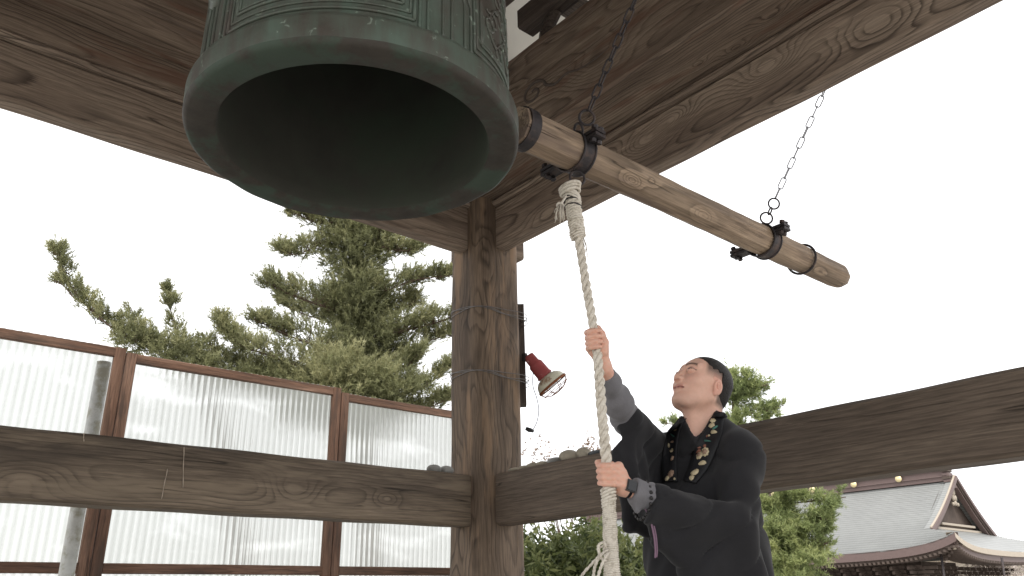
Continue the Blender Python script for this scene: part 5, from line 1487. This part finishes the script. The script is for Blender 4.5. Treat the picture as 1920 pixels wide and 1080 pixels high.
# main ridge with its end ornament and crests
for (hh0, hh1, w) in ((-.06, .14, .62), (.14, .20, .74), (.20, .42, .5), (.42, .48, .62), (.48, .66, .44), (.66, .74, .6)):
    V, F = pc(tp(RL / 2, 0, zR + (hh0 + hh1) / 2 + .02), (RL + .2, w, hh1 - hh0), (ta, tb, (0, 0, 1))); mesh_np('ridge_course', V, F, M_trim, parent=hall)
for a in np.arange(2.2, 20, 2.35):
    V, F = lathe([(0, 0), (.16, 0), (.16, .04), (0, .05)], tp(a, .40, zR + .30), tb, 20); mesh_np('crest', V, F, M_crest, True, hall)
for j, (w, z, hgt) in enumerate(((.42, -.38, .12), (.5, -.24, .12), (.56, -.10, .12), (.62, .04, .12), (.50, .20, .16), (.62, .40, .10), (.36, .55, .22))):
    V, F = pc(tp(-.12 + .02 * j, .12, zR + z + .05), (.34, w, hgt), (ta, tb, (0, 0, 1))); mesh_np('ridge_end_tile', V, F, M_tdark if j % 2 else M_trim, parent=hall)
for sd in (-1, 1):
    V, F = tube(circle(tp(-.1, sd * .2, zR + .85), ta, .13, 14), .035, 6, closed=True); mesh_np('ridge_ornament', V, F, M_tdark, True, hall)
# gable: barge boards, pale verge line, recessed triangle with carved pendant
for side in (1, -1):
    for (dz, wd, th, mt, out_) in ((-.02, .10, .20, M_trim, -.42), (-.16, .16, .14, M_tdark, -.34), (-.30, .24, .10, M_trim, -.28)):
        P = [tp(out_ + wd / 2 , side * t * BS(side), slope(t) + dz + .12) for t in np.linspace(0, t1 + .07, 22)]
        V = []
        for p in P:
            for (du, dv) in ((-wd / 2, -th / 2), (wd / 2, -th / 2), (wd / 2, th / 2), (-wd / 2, th / 2)): V.append(p + ta * du + np.array([0, 0, dv]))
        F = [(i * 4 + q, (i + 1) * 4 + q, (i + 1) * 4 + (q + 1) % 4, i * 4 + (q + 1) % 4) for i in range(21) for q in range(4)] + [(0, 1, 2, 3), (84, 85, 86, 87)]
        mesh_np('barge_board', V, F, mt, False, hall)
    P = [tp(-.30, side * t * BS(side), slope(t) + .20) for t in np.linspace(0, t1 + .06, 22)]
    V, F = tube(P, .055, 6); mesh_np('verge_roll', V, F, M_trim2, True, hall)
    V = [tp(-.42 + w, side * t * BS(side), slope(t) + .15) for t in np.linspace(0, t1 + .05, 22) for w in (0, .45)]
    mesh_np('verge_cover', V, [(i * 2, i * 2 + 2, i * 2 + 3, i * 2 + 1) for i in range(21)], M_rooft, True, hall)
Vg = [tp(.25, w * t1 * BW, slope(t1) - .1) for w in (-1, 1)] + [tp(.25, 0, zR)]
mesh_np('gable_wall', Vg, [(0, 1, 2)], M_tdark, parent=hall)
for (b_, z, r) in ((0, -.55, .22), (-.12, -.85, .16), (.14, -.85, .16), (0, -1.1, .14), (-.3, -1.15, .1), (.3, -1.15, .1)):
    V, F = lathe([(0, .0), (r, 0), (r * .8, .08), (0, .1)], tp(-.05, b_, zR + z), -ta, 10); mesh_np('gable_ornament', V, F, M_trim2, True, hall)
for zz, ww in ((slope(t1) + .32, 2.6), (slope(t1) + .10, 3.6)):
    V, F = pc(tp(.05, 0, zz), (.2, ww * 1.6, .10), (ta, tb, (0, 0, 1))); mesh_np('gable_tie', V, F, M_trim2, parent=hall)
# lightning rod poles by the hall corner
for lb, nm, p, q in (('slim dark pole directly under the front corner of the temple roof', 'thin_pole', (36.162,14.606,2.489), (36.091,14.780,0.957)), ('slim dark pole under the side eave of the temple, in front of the beige building', 'thin_pole', (38.803,13.242,2.275), (38.728,13.458,0.698))):
    V, F = tube([(q[0], q[1], -.45), (p[0], p[1], p[2])], .05, 8)
    tag(mesh_np(nm, V, F, M_iron, True), lb, 'pole')
# building and bare tree beyond the hall
bl = empty('beige_building', (56.821,19.270,0.609), 'low beige building seen under the temple eave at the right edge', 'building')
c = np.array((56.956,18.868,1.879)); V, F = pc((c[0], c[1], (c[2] + 1.0 - .45) / 2), (5, 9, c[2] + 1.45), ((1, 0, 0), (0, 1, 0), (0, 0, 1))); mesh_np('wall', V, F, M_wallb, parent=bl)
V, F = pc((c[0], c[1], c[2] + 1.1), (6, 10, .2), ((1, 0, 0), (0, 1, 0), (0, 0, 1))); mesh_np('roof', V, F, M_plaster, parent=bl)
root = empty('blossom_tree', (49.029,17.324,-0.129), 'pale blossoming tree in front of the beige building at the lower right edge', 'tree')
rs = np.random.RandomState(3); mb = MB(); b0 = np.array((47.092,16.804,-1.330)); b0[2] = -.45
V, F = tube([b0, b0 + [0, 0, 1.2]], [.16, .11], 8); mesh_np('trunk', V, F, M_bark, True, root)
def grow(p, d, L, r, k):
    e = p + d * L; mb.add(*tube([p, (p + e) / 2 + rs.normal(size=3) * L * .05, e], [r, r * .8, r * .55], 4, cap=False))
    if k == 0: return
    for _ in range(3):
        nd = unit(d + rs.normal(size=3) * .55 + [0, 0, .12]); grow(e, nd, L * rs.uniform(.6, .85), r * .6, k - 1)
for _ in range(4): grow(b0 + [0, 0, 1.1], unit(np.array([rs.normal() * .6, rs.normal() * .6, 1])), .8, .07, 5)
mb.build('branches', M_bark, root)
O = []; 
for _ in range(900): O.append(np.array((47.385,15.958,1.874)) + rs.normal(size=3) * [1.0, 1.3, .55])
O = np.array(O); D = rs.normal(size=O.shape); D /= np.linalg.norm(D, axis=1)[:, None]
V, F, tt = leaf_cloud(O, D, np.full(len(O), .12), 5, .07, .06, .8, 0, rs, rs.rand(len(O)))
M_blos = leaf_mat('pale_blossom', (.50, .42, .38), (.62, .54, .50), (.74, .68, .64), .3)
o = mesh_np('blossom', V, F, M_blos, False, root, attr=tt); o['kind'] = 'stuff'
